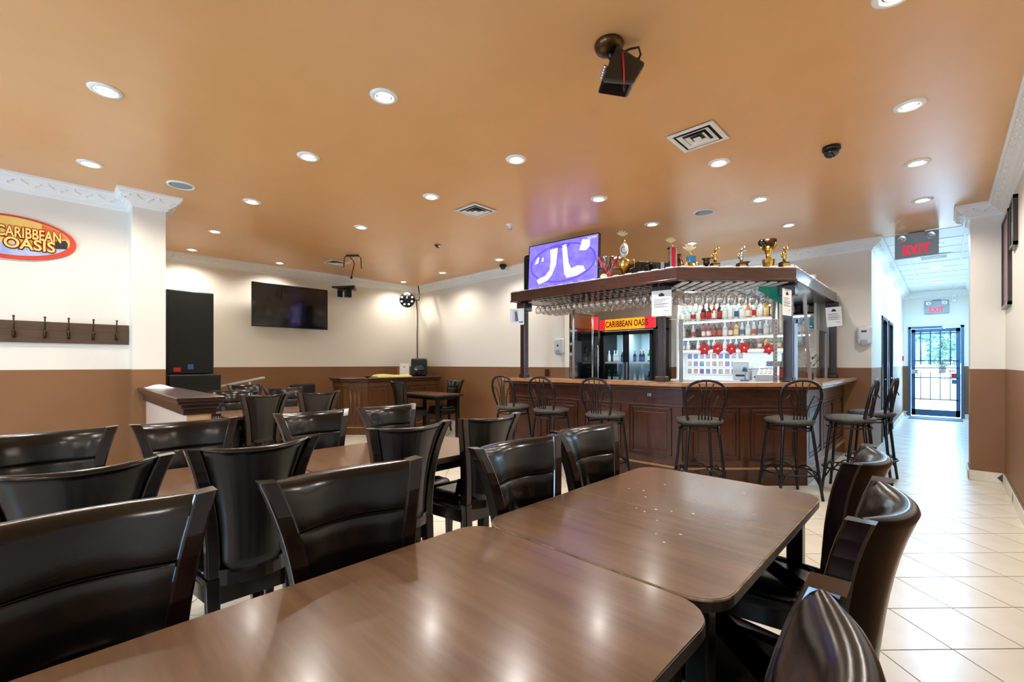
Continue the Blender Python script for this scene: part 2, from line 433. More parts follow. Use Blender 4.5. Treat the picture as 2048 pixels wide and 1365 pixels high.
# ---- exit door
d = struct(MB().box((DX0, YX - .02, 0), (DX0 + .05, YX + .1, DZ)).box((DX1 - .05, YX - .02, 0), (DX1, YX + .1, DZ)).box((DX0, YX - .02, DZ - .05), (DX1, YX + .1, DZ)).build('door_1', 'door_blue'), 'blue-grey steel frame of the glazed exit door')
a, b = DX0 + .055, DX1 - .055
MB().box((a, YX + .02, .02), (a + .075, YX + .065, DZ - .06)).box((b - .075, YX + .02, .02), (b, YX + .065, DZ - .06)).box((a, YX + .02, DZ - .14), (b, YX + .065, DZ - .06)).box((a, YX + .02, .02), (b, YX + .065, .17)).build('door_leaf', 'door_blue', d)
MB().box((a + .07, YX + .038, .16), (b - .07, YX + .045, DZ - .13)).build('pane', 'pane', d)
for z in (2.0, 1.345, 1.17, .94, .42): MB().tube([(a + .03, YX + .01, z), (b - .03, YX + .01, z)], .016, 6).build('bar', 'door_blue', d)
for i in range(4):
    x = a + .17 + i * (b - a - .34) / 3
    MB().tube([(x, YX + .01, 2.06), (x, YX + .01, 1.25)], .014, 6).build('bar', 'door_blue', d)
    MB().tube([(x, YX + .01, 1.1), (x, YX + .01, .4)], .011, 6).build('bar', 'door_blue', d)
MB().box((a + .0, YX - .03, 1.03), (a + .12, YX + .02, 1.13)).tube([(a + .1, YX - .03, 1.16), (a + .12, YX - .06, 1.1), (a + .12, YX - .06, 1.0), (a + .1, YX - .03, .95)], .008, 6).build('lock', 'aluminium', d)
MB().box((b - .22, YX + .005, 1.09), (b - .08, YX + .018, 1.12)).box((b - .15, YX + .005, .8), (b - .06, YX + .018, .9)).build('push_plate', 'door_blue', d)
MB().box((b - .155, YX + .022, .93), (b - .07, YX + .03, 1.05)).build('sticker', 'red_paint', d)
MB().cbox((.12, YX - .02, DZ - .03), (.3, .05, .05)).build('door_closer', 'aluminium', d)
for n, (y0, y1) in enumerate(((9.33, 10.2), (10.5, 11.4)), 2):
    d = struct(MB().box((XC - .1, y0, 0), (XC + .015, y0 + .05, 2.05)).box((XC - .1, y1 - .05, 0), (XC + .015, y1, 2.05)).box((XC - .1, y0, 2.0), (XC + .015, y1, 2.05)).build('door_%d' % n, 'door_dark'))
    MB().box((XC - .09, y0 + .05, .01), (XC - .05, y1 - .05, 2.0)).build('door_leaf', 'door_dark', d)
    MB().tube([(XC - .05, y1 - .12, 1.0), (XC + .0, y1 - .12, 1.0), (XC + .0, y1 - .22, 1.0)], .01, 6).build('door_handle', 'steel', d)

# ------------------------------------------------------------------ outdoors seen through the exit door
struct(MB().box((-14, YX + T, -.12), (14, 40, -.02)).build('ground_outside', 'pavement'))
struct(MB().box((-14, 20.5, -.02), (14, 20.8, .95)).build('wall_outside', 'pavement'))
def tree(x, y, r, h, label):
    t = thing('tree', label, 'tree', (x, y, -.02), 0, 'trees beyond the exit door')
    MB().tube([(0, 0, 0), (.05, 0, h * .5), (0, .05, h)], .12, 8, rs=[.16, .12, .08]).build('trunk', 'bark', t)
    rnd = random.Random(x * 7 + y); m = MB()
    for i in range(2600):
        a = rnd.random() * 2 * PI; u = rnd.uniform(-1, 1); q = (rnd.random() ** .4) * r
        c = Vector((math.cos(a) * math.sqrt(1 - u * u) * q, math.sin(a) * math.sqrt(1 - u * u) * q, h + u * q * .8))
        mx = Matrix.Translation(c) @ Matrix.Rotation(rnd.random() * 6, 4, 'X') @ Matrix.Rotation(rnd.random() * 6, 4, 'Z'); s_ = rnd.uniform(.06, .13)
        m.add([(-s_, 0, 0), (0, -s_ * .4, .01), (s_, 0, 0), (0, s_ * .4, .01)], [(0, 1, 2, 3)], mx=mx)
    fo = m.build('foliage', 'leaf', t); fo['kind'] = 'stuff'
tree(-1.25, 23, 1.15, 2.0, 'leafy tree seen through the left of the exit door')
tree(1.1, 23.2, 1.15, 2.05, 'leafy tree seen through the right of the exit door')
tree(-.1, 25.6, 1.3, 2.2, 'leafy tree beyond the wall, behind the two nearer trees')

# ------------------------------------------------------------------ ceiling fittings
LX = [-.165, -1.39, -2.6, -3.81, -5.3, -6.84, -8.18]; LY = [-2.2, -1.0, .25, 1.505, 2.745, 4.0, 5.185, 6.4]
rowname = {.25: 'row nearest the camera', 1.505: 'second row from the camera', 2.745: 'third row from the camera', 4.0: 'fourth row from the camera', 5.185: 'fifth row from the camera', 6.4: 'row nearest the bar wall'}
LGRID = {-.165: (2.745, 4.0, 5.185, 6.4), -1.39: (4.0, 5.185, 6.4), -2.6: (1.505, 2.745, 4.0, 5.185, 6.4), -3.81: (.25, 1.505, 2.745, 6.4), -5.3: (.25, 1.505, 2.745, 5.185), -6.84: (1.505, 5.185), -8.18: (1.505, 2.745, 5.185)}
dl = None
def make_downlight():
    t = thing('downlight', '', 'downlight', (0, 0, H), 0, 'recessed ceiling downlights')
    MB().lathe([(.052, -.001), (.05, -.008), (.068, -.012), (.085, -.006), (.09, 0), (.052, 0)], 20, closed=True).build('trim_ring', 'white_trim', t)
    MB().lathe([(.051, -.004), (.04, -.002)], 16, closed=True).build('reflector', 'silver', t)
    MB().lathe([(.0, -.012), (.025, -.010), (.041, -.003)], 14).build('bulb', 'lamp_glow', t)
    return t
for ly in LY:
    for k, lx in enumerate(LX):
        if ly > 0 and ly not in LGRID[lx]: continue
        if ly < 0 and lx < -6: continue
        lab = 'round white recessed downlight, %s, %s from the right-hand wall' % (rowname.get(ly, 'row behind the camera'), ORD[k])
        if dl is None: dl = make_downlight(); o = dl
        else: o = copy_tree(dl)
        if ly in (-2.2, -1.0): lab = 'round white recessed downlight, %s row behind the camera, %s from the right' % ('nearer' if ly == -1.0 else 'farther', ORD[k])
        o.location = (lx, ly, H); o['label'] = lab
        sp = bpy.data.lights.new('downlight_beam', 'SPOT'); sp.energy = DOWNLIGHT_W * (1 if ly > 0 else .5); sp.spot_size = R(150); sp.spot_blend = .7; sp.color = DOWN_COL; sp.shadow_soft_size = .045
        so = bpy.data.objects.new('downlight_beam', sp); C.objects.link(so); so.location = (lx, ly, H - .03)
def vent(x, y, s, label):
    t = thing('ceiling_vent', label, 'vent', (x, y, H), 0, 'square ceiling diffusers')
    h = s / 2
    MB().box((-h + .03, -h + .03, -.004), (h - .03, h - .03, -.001)).build('backing', 'black_plastic', t)
    def ring(o_, i_, z0, z1):
        m = MB(); A = [(-o_, -o_, z0), (o_, -o_, z0), (o_, o_, z0), (-o_, o_, z0)]; B = [(-i_, -i_, z1), (i_, -i_, z1), (i_, i_, z1), (-i_, i_, z1)]
        m.add(A + B, [(i, i + 4, (i + 1) % 4 + 4, (i + 1) % 4) for i in range(4)])
        A2 = [(p[0], p[1], p[2] + .004) for p in A]; B2 = [(p[0], p[1], p[2] + .004) for p in B]
        m.add(A2 + B2, [(i, (i + 1) % 4, (i + 1) % 4 + 4, i + 4) for i in range(4)]); return m
    m = ring(h, h - .035, -.009, -.012); m.build('frame', 'white_trim', t)
    ring(h - .055, h - .085, -.016, -.006).build('louvre', 'white_trim', t)
    ring(h - .1, h - .125, -.02, -.008).build('louvre', 'white_trim', t)
    MB().box((-.025, -.025, -.022), (.025, .025, -.016)).build('louvre_centre', 'white_trim', t)
vent(-1.348, 3.43, .345, 'white square ceiling diffuser nearest, right of the hanging projector light')
vent(-3.79, 3.34, .345, 'white square ceiling diffuser above the middle of the room')
vent(-7.44, 3.41, .345, 'white square ceiling diffuser near the wall-mounted television')
for (x, y, lab) in ((-5.31, .89, 'round grey ceiling speaker beside the white column'), (-1.97, 5.19, 'round grey ceiling speaker above the bar')):
    t = thing('ceiling_speaker', lab, 'speaker', (x, y, H))
    MB().lathe([(.115, 0), (.112, -.008), (.095, -.01), (.092, -.004)], 28, closed=True).build('rim', 'white_trim', t)
    MB().lathe([(0, -.007), (.06, -.0065), (.094, -.004)], 28).build('grille', 'speaker_grille', t)
for (x, y, lab) in ((-.646, 4.33, 'black dome camera on the ceiling near the right-hand wall'), (-5.53, 5.5, 'black dome camera on the ceiling near the far wall')):
    t = thing('dome_camera', lab, 'camera', (x, y, H))
    MB().lathe([(0, -.001), (.062, -.001), (.064, -.03), (.055, -.034)], 20).build('base', 'black_plastic', t)
    MB().lathe([(.055, -.03), (.05, -.06), (.03, -.083), (0, -.09)], 20).build('dome', 'black_gloss', t)
t = thing('smoke_detector', 'small white sprinkler head on the ceiling in front of the lit television', 'detector', (-3.88, 3.98, H))
MB().lathe([(.05, 0), (.05, -.004), (.02, -.012), (.016, -.05), (0, -.055)], 14).build('body', 'white_plain', t); MB().lathe([(.0, -.06), (.03, -.058), (0, -.055)], 10).build('deflector', 'steel', t)
t = thing('smoke_detector', 'small dark socket on the ceiling left of the sprinkler head', 'detector', (-5.31, 3.94, H))
MB().lathe([(.05, 0), (.05, -.006), (.03, -.012), (.025, -.035), (0, -.037)], 14).build('body', 'bronze', t); MB().cbox((.03, 0, -.02), (.04, .02, .02)).build('clip', 'white_plain', t)
# hanging effect light in the foreground
t = thing('stage_light', 'black effect light with red strap hanging from a round ceiling mount', 'stage light', (-1.3, 2.1, H), R(44))
MB().lathe([(.075, 0), (.08, -.012), (.07, -.035), (.04, -.05), (0, -.05)], 24).build('mount', 'bronze', t)
MB().tube([(0, 0, -.04), (.02, 0, -.09)], .018, 8).build('stem', 'black_metal', t)
mx = Matrix.Translation((.06, .0, -.16)) @ Matrix.Rotation(R(35), 4, 'Y')
MB().add([tuple(mx @ Vector(p)) for p in ((-.09, -.07, .07), (.09, -.07, .08), (.09, .07, .08), (-.09, .07, .07), (-.05, -.06, -.13), (.1, -.07, -.05), (.1, .07, -.05), (-.05, .06, -.13))],
         [(0, 3, 2, 1), (4, 5, 6, 7), (0, 1, 5, 4), (1, 2, 6, 5), (2, 3, 7, 6), (3, 0, 4, 7)]).build('housing', 'black_gloss', t, bevel=.015)
ln = MB()
for i in range(5): ln.sphere(tuple(mx @ Vector((-.075 + .012 * i * 0, -.045 + .022 * i, -.05))), .012, 8, 6)
ln.build('lens_row', 'steel', t)
MB().tube([(.05, 0, -.06), (.11, 0, 0 - .03), (.16, 0, -.02), (.17, 0, -.06), (.14, 0, -.12)], .006, 8).build('power_cable', 'black_plastic', t)
MB().tube([(.14, 0, -.12), (.155, 0, -.085)], .014, 8).build('plug', 'black_plastic', t)
MB().tube([(.055, -.075, -.1), (.06, -.08, -.2), (.062, -.08, -.28)], .005, 6).build('red_strap', 'red_paint', t)
MB().tube([(.062, -.08, -.275), (.063, -.08, -.305)], .008, 6).build('strap_end', 'black_plastic', t)
# cable bunch on the stage ceiling
t = thing('hanging_cables', 'bunch of dark cables dangling from a ceiling bracket near the stage', 'cables', (-6.75, 3.35, H), R(44))
MB().box((-.1, -.02, -.025), (.1, .03, 0)).build('bracket', 'black_metal', t)
for k, pts in enumerate((((-.1, 0, -.02), (-.13, 0, -.04), (-.14, 0, -.2)), ((-.05, 0, -.02), (.0, 0, -.08), (.03, 0, -.14), (.0, 0, -.26), (-.015, 0, -.34)), ((.09, 0, -.02), (.13, 0, -.05), (.14, 0, -.22)))):
    MB().tube(pts, .008, 6).build('cable', 'bronze', t)
MB().tube([(.05, 0, -.03), (0, 0, -.08), (-.1, 0, -.13)], .006, 6).build('cable', 'white_plain', t)
MB().tube([(-.015, 0, -.34), (-.022, 0, -.38)], .018, 6).build('plug', 'black_plastic', t)

# ------------------------------------------------------------------ dining chairs
def make_chair():
    t = thing('dining_chair', '', 'chair', group='brown leather dining chairs')
    Z0, Z1 = .46, .972
    def xs(q): return -.203 - .027 * q - .045 * q ** 4
    def hw(q): return .156 + .079 * q ** 2.4
    def zz(q, u=1): return Z0 + (Z1 - Z0) * q - (.007 * (1 - u * u) * q * q)
    # posts
    for s in (-1, 1):
        ring = []
        for i in range(13):
            q = i / 12; x = xs(q); yo = s * hw(q); yi = s * (hw(q) - .045); z = zz(q)
            dx = .028 - .004 * q
            ring.append([(x + dx, yi, z - .004 * q), (x + dx, yo, z), (x - dx, yo, z), (x - dx, yi, z - .004 * q)])
        m = MB().grid(ring, True, False); m.add(ring[-1], [(0, 1, 2, 3)] if s > 0 else [(3, 2, 1, 0)]); m.add(ring[0], [(3, 2, 1, 0)])
        m.build('back_post', 'espresso', t, bevel=.006)
        leg = []
        for z, x, w_ in ((0, -.265, .032), (.2, -.232, .038), (.47, -.211, .047)):
            leg.append([(x + w_ / 2, s * .136 - w_ / 2, z), (x + w_ / 2, s * .136 + w_ / 2, z), (x - w_ / 2, s * .136 + w_ / 2, z), (x - w_ / 2, s * .136 - w_ / 2, z)])
        MB().grid(leg, True, False).add(leg[0], [(3, 2, 1, 0)]).build('leg', 'espresso', t, bevel=.004)
        leg = []
        for z, w_ in ((0, .03), (.4, .046)):
            x = .2; leg.append([(x + w_ / 2, s * .19 - w_ / 2, z), (x + w_ / 2, s * .19 + w_ / 2, z), (x - w_ / 2, s * .19 + w_ / 2, z), (x - w_ / 2, s * .19 - w_ / 2, z)])
        MB().grid(leg, True, False).add(leg[0], [(3, 2, 1, 0)]).build('leg', 'espresso', t, bevel=.004)
    # upholstered back
    NU = 15; rows = []
    seams = (.728, .452, .2)
    for i in range(NU):
        u = -1 + 2 * i / (NU - 1); loop = []
        def pt(q, side, thick):
            cv = (.04 + .02 * q) * (1 - u * u)
            return (xs(q) - cv + side * thick, u * (hw(q) - .043), zz(q, u))
        e = .55 + .45 * min(1, (1 - abs(u)) * 5)
        fr = []
        qs = sorted([.05 + .89 * k / 16 for k in range(17)] + [s_ + d_ for s_ in seams for d_ in (-.022, -.01, -.003, .003, .01, .022)])
        for q in qs:
            g = min(abs(q - s_) for s_ in seams)
            fr.append(pt(q, 1, (.028 * e) + .005 * e * (1 - math.exp(-g / .02)) - (.009 if g < .004 else 0) * e))
        top = []
        for k in range(1, 8):
            a = PI * k / 8; cvq = .945 + .05 * math.sin(a); p = pt(min(cvq, .998), math.cos(a), .03 * e); top.append(p)
        bk = [pt(.05 + .89 * (1 - k / 10), -1, .028 * e) for k in range(11)]
        rows.append(fr + top + bk)
    m = MB().grid(rows, True, True); n = len(rows[0])
    m.add(rows[0], [tuple(range(n))]); m.add(rows[-1], [tuple(range(n))[::-1]])
    m.build('backrest', 'leather', t)
    rr = []
    for i in range(9):
        u = -1 + i / 4; x = xs(.02) - .038 * (1 - u * u); y = u * .125
        rr.append([(x + .018, y, .44), (x + .018, y, .5), (x - .026, y, .5), (x - .026, y, .44)])
    MB().grid(rr, True, False).build('back_rail', 'espresso', t)
    # seat
    loops = []
    for z, o in ((.425, .0), (.43, .008), (.475, .01), (.49, -.004), (.497, -.03), (.5, -.09)):
        pts = []
        for (cx, cy, a0) in ((.2, .2, 0), (-.175, .15, 90), (-.175, -.15, 180), (.2, -.2, 270)):
            for k in range(4):
                a = R(a0 + 30 * k); rr_ = .03; pts.append((cx - .03 * (1 if cx > 0 else -1) + (rr_ + o) * math.cos(a), cy - .03 * (1 if cy > 0 else -1) + (rr_ + o) * math.sin(a), z))
        loops.append(pts)
    n = 16
    MB().grid(loops, True, True).add(loops[0], [tuple(range(n))[::-1]]).add(loops[-1], [tuple(range(n))], True).build('seat', 'leather', t)
    MB().prism([(-.19, .12), (.2, .17), (.2, .195), (-.19, .145)], .36, .428).prism([(-.19, -.12), (.2, -.17), (.2, -.195), (-.19, -.145)], .36, .428).box((.185, -.18, .36), (.21, .18, .428)).box((-.21, -.14, .36), (-.185, .14, .428)).build('apron', 'espresso', t)
    return t
ch0 = make_chair(); nch = 0
def chair(xp, yp, face, label, tilt=0):
    global nch
    rz = {'+x': 0, '-x': PI, '+y': PI / 2, '-y': -PI / 2}[face] + R(tilt)
    ox, oy = -.275 * math.cos(rz), -.275 * math.sin(rz)
    place(ch0, nch > 0, label, (xp - ox, yp - oy, 0), rz); nch += 1
BL = 'dark leather dining chair, '
chair(-1.27, .045, '+x', BL + 'front seen, nearest, cut by the left photo edge')
chair(-1.235, .60, '+x', BL + 'front seen, second along the near tables, beside the nearest chair', -3)
chair(-1.2, 1.275, '+x', BL + 'front seen, at the near half of the chipped table', -2)
chair(-1.235, 1.785, '+x', BL + 'front seen, at the far half of the chipped table', -3)
chair(-1.87, .06, '-x', BL + 'back seen, left edge of photo, behind the nearest chair')
chair(-1.905, .56, '-x', BL + 'back seen, tall between the two nearest left-hand chairs')
chair(-1.91, 1.255, '-x', BL + 'back seen, with olive sheen, in the middle of the photo', -2)
chair(-1.895, 1.79, '-x', BL + 'back seen, just left of the chipped table chairs')
chair(-2.89, 0.0, '+x', BL + 'front seen, second row, left edge below coat hooks')
chair(-2.885, .51, '+x', BL + 'front seen, second row, before the low half wall')
chair(-2.895, 1.17, '+x', BL + 'front seen, second row, before the corner of the music booth')
chair(-2.895, 1.70, '+x', BL + 'front seen, second row, before the booth side table')
chair(-5.88, 1.45, '+x', BL + 'front seen, third row, right beside the subwoofer')
chair(-4.86, 1.50, '-x', BL + 'back seen, third row, tallest grey back right of the half wall', 4)
chair(-6.0, 2.06, '+x', BL + 'front seen, third row, half hidden behind two grey backs')
chair(-4.83, 2.02, '-x', BL + 'back seen, third row, closest to the music booth', 4)
chair(-7.35, 2.0, '+x', BL + 'front seen, farthest left, below the pale slanting table')
chair(-6.77, 4.17, '+y', BL + 'back seen, standing before the music booth panel')
chair(-6.62, 5.33, '-y', BL + 'front seen, far side of the booth side table by the wall')
chair(-.115, .53, '-x', BL + 'seen from above, lower right corner of the photo')
chair(-.115, 1.30, '-x', BL + 'back edge seen, right side, tallest right of the tables')
chair(-.20, 1.90, '-x', BL + 'right side, farther one behind the tall right-hand back')

# ------------------------------------------------------------------ dining tables
def rrect(x0, x1, y0, y1, r, n=6):
    p = []
    for cx, cy, a0 in ((x1 - r, y1 - r, 0), (x0 + r, y1 - r, 90), (x0 + r, y0 + r, 180), (x1 - r, y0 + r, 270)):
        for k in range(n + 1): a = R(a0 + 90 * k / n); p.append((cx + r * math.cos(a), cy + r * math.sin(a)))
    return p
def table(x0, x1, y0, y1, label, z=.75, r=.09, flecks=0, group='wood-topped dining tables', rz=0):
    cx, cy = (x0 + x1) / 2, (y0 + y1) / 2; a, b = (x1 - x0) / 2, (y1 - y0) / 2
    t = thing('dining_table', label, 'table', (cx, cy, 0), R(rz), group)
    MB().prism(rrect(-a, a, -b, b, r), z - .004, z).build('table_top', 'table_wood', t)
    MB().prism(rrect(-a - .002, a + .002, -b - .002, b + .002, r), z - .032, z - .0035).build('edge_band', 'edge_worn', t, bevel=.004)
    for sx in (-1, 1):
        for sy in (-1, 1): MB().cbox((sx * (a - .075), sy * (b - .09), (z - .03) / 2), (.055, .055, z - .034)).build('leg', 'black_metal', t, bevel=.006)
    MB().box((-a + .07, -b + .08, z - .09), (a - .07, -b + .1, z - .032)).box((-a + .07, b - .1, z - .09), (a - .07, b - .08, z - .032)).box((-a + .07, -b + .08, z - .09), (-a + .09, b - .08, z - .032)).box((a - .09, -b + .08, z - .09), (a - .07, b - .08, z - .032)).build('apron', 'black_metal', t)
    if flecks:
        rn = random.Random(3); m = MB()
        for i in range(flecks):
            px, py = rn.uniform(-.25, .3), rn.uniform(-.4, .45); s_ = rn.uniform(.0012, .0035) * (1.6 if i % 5 == 0 else 1)
            m.prism([(px + s_ * rn.uniform(.5, 1.3) * math.cos(k) * 1.6, py + s_ * rn.uniform(.5, 1.2) * math.sin(k)) for k in range(6)], z, z + .0004)
        MB().prism(rrect(-a - .0032, a + .0032, -b - .0032, b + .0032, r), z - .0055, z - .0012).build('worn_edge', 'worn_tan', t)
        fo = m.build('paint_chips', 'fleck', t); fo['kind'] = 'stuff'
    return t
table(-1.105, -.345, -.13, .985, 'brown wood-topped table nearest the camera, at the bottom edge')
table(-1.1, -.345, .995, 2.13, 'brown wood-topped table with white paint chips, second from the camera', flecks=15)
table(-2.75, -2.0, -.26, .875, 'brown wood-topped table in the second row, left of the photo')
table(-2.75, -2.0, .885, 1.98, 'brown wood-topped table in the second row, in mid photo')
table(-5.72, -4.98, 1.2, 2.3, 'brown wood-topped table in the third row beside the half wall')
table(-7.1, -5.98, 4.4, 5.0, 'small brown wood-topped table beside the music booth', r=.01)
# pale slanting table on stage
t = thing('tilted_board', 'pale-edged tilted board on a stand near the subwoofer', 'stand', (0, 0, 0))
def pxw(px, dep, z):
    s_ = (px - 1024) / 895 * dep
    return Vector((dep * V2[0] + s_ * V2[1], dep * V2[1] - s_ * V2[0], z))
q0, q1 = pxw(434, 7.2, .9), pxw(522, 7.2, 1.045)
MB().box((0, -.015, -.12), ((q1 - q0).length, .015, 0), frame(q0, q1 - q0, (0, 0, 1))).build('board', 'pale_grey', t, bevel=.004)
for k in (.3, .62): MB().tube([tuple(q0.lerp(q1, k) + Vector((-.1, .1, -.02))), tuple(Vector((q0.lerp(q1, k).x - .1, q0.lerp(q1, k).y + .1, 0)))], .02, 8).build('leg', 'pale_grey', t)
# black armchair beside the booth
t = thing('arm_chair', 'black open-arm chair half hidden left of the music booth', 'chair', (-7.75, 3.1, 0), R(10))
MB().box((-.24, -.24, .42), (.24, .24, .5)).build('seat', 'black_cloth', t, bevel=.03)
MB().box((-.28, -.23, .55), (-.22, .23, .92)).build('backrest', 'black_cloth', t, bevel=.03)
for s in (-1, 1):
    MB().tube([(-.26, s * .27, .45), (-.26, s * .27, .7), (-.2, s * .28, .75), (.18, s * .28, .74), (.24, s * .28, .7), (.24, s * .26, .45)], .018, 8).build('armrest', 'black_metal', t)
    for x in (-.22, .22): MB().tube([(x, s * .23, 0), (x, s * .23, .43)], .014, 8).build('leg', 'steel', t)

# ------------------------------------------------------------------ bar stools
def make_stool():
    t = thing('bar_stool', '', 'stool', group='black metal bar stools with fan backs')
    zs = .745
    MB().lathe([(0, zs - .045), (.19, zs - .045), (.212, zs - .03), (.216, zs - .015), (.205, zs), (.15, zs + .012), (0, zs + .016)], 28).build('seat', 'seat_pattern', t)
    MB().lathe([(.0, zs - .05), (.2, zs - .05), (.205, zs - .042), (0, zs - .042)], 28).build('seat_plate', 'black_metal', t)
    for sx, sy in ((1, 1), (1, -1), (-1, 1), (-1, -1)):
        MB().tube([(sx * .13, sy * .13, zs - .05), (sx * .14, sy * .14, .6), (sx * .175, sy * .175, .2), (sx * .195, sy * .195, 0)], .0135, 8).build('leg', 'black_metal', t)
    ring = [(.172 * math.sqrt(2) * .93 * math.cos(a), .172 * math.sqrt(2) * .93 * math.sin(a), .235) for a in [2 * PI * k / 28 for k in range(28)]]
    MB().tube(ring, .009, 6, closed=True).build('foot_ring', 'black_metal', t)
    ring = [(.185 * math.cos(a), .185 * math.sin(a), zs - .1) for a in [2 * PI * k / 24 for k in range(24)]]
    MB().tube(ring, .008, 6, closed=True).build('seat_ring', 'black_metal', t)
    for rot in range(4):
        mx = Matrix.Rotation(rot * PI / 2, 4, 'Z')
        MB().tube([(.19 - .03 * math.sin(PI * k / 8), .19 * math.cos(PI * k / 8), .06 + .0 + .25 * math.sin(PI * k / 8) - .02) for k in range(9)], .007, 6, mx).build('brace', 'black_metal', t)
    hp = [(.13, 0), (.15, .06), (.172, .14), (.187, .22), (.187, .28), (.17, .335), (.135, .375), (.085, .4), (.03, .41)]
    hoop = [(-.13 - .21 * z_, -y_, zs - .04 + z_) for y_, z_ in hp] + [(-.13 - .21 * z_, y_, zs - .04 + z_) for y_, z_ in hp[::-1]]
    MB().tube(hoop, .0135, 8).build('back_hoop', 'black_metal', t)
    for k in range(5):
        u = (k - 2) / 2; yt = u * .13; zt = zs - .04 + .405 * (1 - (abs(yt) / .185) ** 2) ** .31 - .005
        if abs(u) == 1: zt -= .1; yt = u * .168
        MB().tube([(-.17, u * .055, zs - .03), (-.185, u * .06, zs + .1), (-.2, u * .5 * (.055 + abs(yt)) if u else 0, zs + .23), (-.215, yt, zt)], .0065, 6).build('spindle', 'black_metal', t)
    return t
st0 = make_stool()
SB = 'black metal bar stool with fan back, '
for k, (x, y, rz, lab) in enumerate(((-3.97, 4.13, 90, 'leftmost at the bar, before the brown wall'), (-3.36, 4.15, 90, 'second from the left at the bar'), (-2.63, 4.17, 90, 'third from the left at the bar'),
        (-1.70, 4.36, 128, 'left one before the angled bar front'), (-1.08, 4.985, 132, 'right one before the angled bar front'), (-.68, 5.56, 178, 'nearer of two beside the bar end'), (-.58, 6.32, 176, 'farther of two beside the bar end'))):
    place(st0, k > 0, SB + lab, (x, y, 0), R(rz))

# ------------------------------------------------------------------ the bar
CO = [(-4.48, 4.43), (-1.896, 4.43), (-.885, 5.441), (-.885, 7.92)]     # counter front edge
bar = thing('bar_counter', 'dark panelled wooden bar with pale oak counter top', 'bar', (0, 0, 0))
def strip(pts, o0, o1, z0, z1, name, m, parent, bevel=0):
    a, b = offset_line(pts, o0), offset_line(pts, o1)
    for i in range(len(pts) - 1):
        MB().prism([a[i], a[i + 1], b[i + 1], b[i]], z0, z1).build(name, m, parent, bevel)
strip(CO, 0, .58, 1.035, 1.07, 'counter_top', 'oak', bar, .008)
strip(CO, .0, .05, 1.07, 1.078, 'counter_edge', 'oak', bar, .003)
strip(CO, .03, .1, 1.005, 1.035, 'counter_moulding', 'bar_wood', bar, .008)
strip(CO, .16, .26, 0, 1.035, 'bar_front', 'bar_wood_v', bar)
strip(CO, .14, .16, .0, .17, 'plinth', 'bar_wood', bar)
strip(CO, .125, .16, .17, .19, 'plinth_moulding', 'oak', bar, .005)
strip(CO, .148, .16, .19, .26, 'bottom_rail', 'bar_wood', bar)
strip(CO, .148, .16, .83, 1.005, 'top_rail', 'bar_wood', bar)
strip(CO, .138, .15, .815, .832, 'rail_moulding', 'bar_wood', bar, .004)
face = offset_line(CO, .16)
for (a, b), n in zip(zip(face, face[1:]), (4, 2, 3)):
    L = math.hypot(b[0] - a[0], b[1] - a[1]); ux, uy = (b[0] - a[0]) / L, (b[1] - a[1]) / L
    for i in range(n + 1):
        t0 = i * (L - .09) / n
        MB().box((t0, 0, .26), (t0 + .09, .012, .83), frame((a[0], a[1], 0), (ux, uy, 0), (uy, -ux, 0)) @ Matrix.Diagonal((1, 1, -1, 1))).build('stile', 'bar_wood_v', bar)
    for i in range(n):
        t0, t1 = i * (L - .09) / n + .115, (i + 1) * (L - .09) / n - .025
        fm = frame((a[0], a[1], 0), (ux, uy, 0), (0, 0, 1))
        z0, z1 = .29, .795
        m = MB()
        for p, q in (((t0, z0), (t1, z0 + .018)), ((t0, z1 - .018), (t1, z1)), ((t0, z0), (t0 + .018, z1)), ((t1 - .018, z0), (t1, z1))): m.box((p[0], p[1], -.002), (q[0], q[1], .012), fm)
        m.build('panel_moulding', 'bar_wood_v', bar, bevel=.004)
        MB().box((t0 + .05, z0 + .05, -.004), (t1 - .05, z1 - .05, .006), fm).build('panel', 'bar_wood_v', bar, bevel=.006)
text('bar_number', '10', .05, 'paper', bar, frame((-2.33, 4.578, .93), (1, 0, 0), (0, 0, 1)), .001)
# canopy
CA = [(-4.424, 4.555), (-2.006, 4.555), (-1.116, 5.445), (-1.116, 7.92)]
ZB, ZT = 2.143, 2.275
can = thing('bar_canopy', 'dark wooden canopy shelf on posts above the bar', 'canopy', (0, 0, 0))
strip(CA, .02, .72, ZT - .06, ZT, 'canopy_deck', 'bar_wood', can)
for i, (a, b) in enumerate(zip(CA, CA[1:])):
    o1 = offset_line(CA, .028)
    MB().prism([CA[i], CA[i + 1], o1[i + 1], o1[i]], ZB, ZT + .003).build('fascia', 'bar_wood', can, bevel=.003)
strip(CA, -.012, .0, ZB, ZB + .022, 'fascia_moulding', 'bar_wood', can, .004)
inn = offset_line(CA, .7)
strip(CA, .68, .72, ZB, ZT - .06, 'inner_fascia', 'dark_wood', can)
MB().box((-4.424, 4.57, ZB), (-4.40, 5.27, ZT)).build('end_board', 'bar_wood', can)
strip(CA[2:], .03, .68, ZB + .005, ZB + .02, 'soffit', 'dark_wood', can)
strip([CA[0], (-4.1, 4.555)], .03, .68, ZB + .005, ZB + .02, 'soffit', 'dark_wood', can)
posts = [(-4.33, 4.74, 'dark_wood'), (-2.28, 4.78, 'dark_wood'), (-1.245, 5.70, 'dark_wood'), (-1.135, 7.74, 'dark_wood')]
for x, y, m in posts:
    p = MB().cbox((x, y, 1.61), ((.07, .07, 1.08) if x == -2.28 else (.085, .085, 1.08)), None).build('post', m, can, bevel=.006)
    MB().cbox((x, y, 2.08), (.16, .16, .12)).build('post_cap', 'dark_wood', can, bevel=.01)
    MB().cbox((x, y, 1.1), (.115, .115, .06)).build('post_base', 'dark_wood', can, bevel=.01)
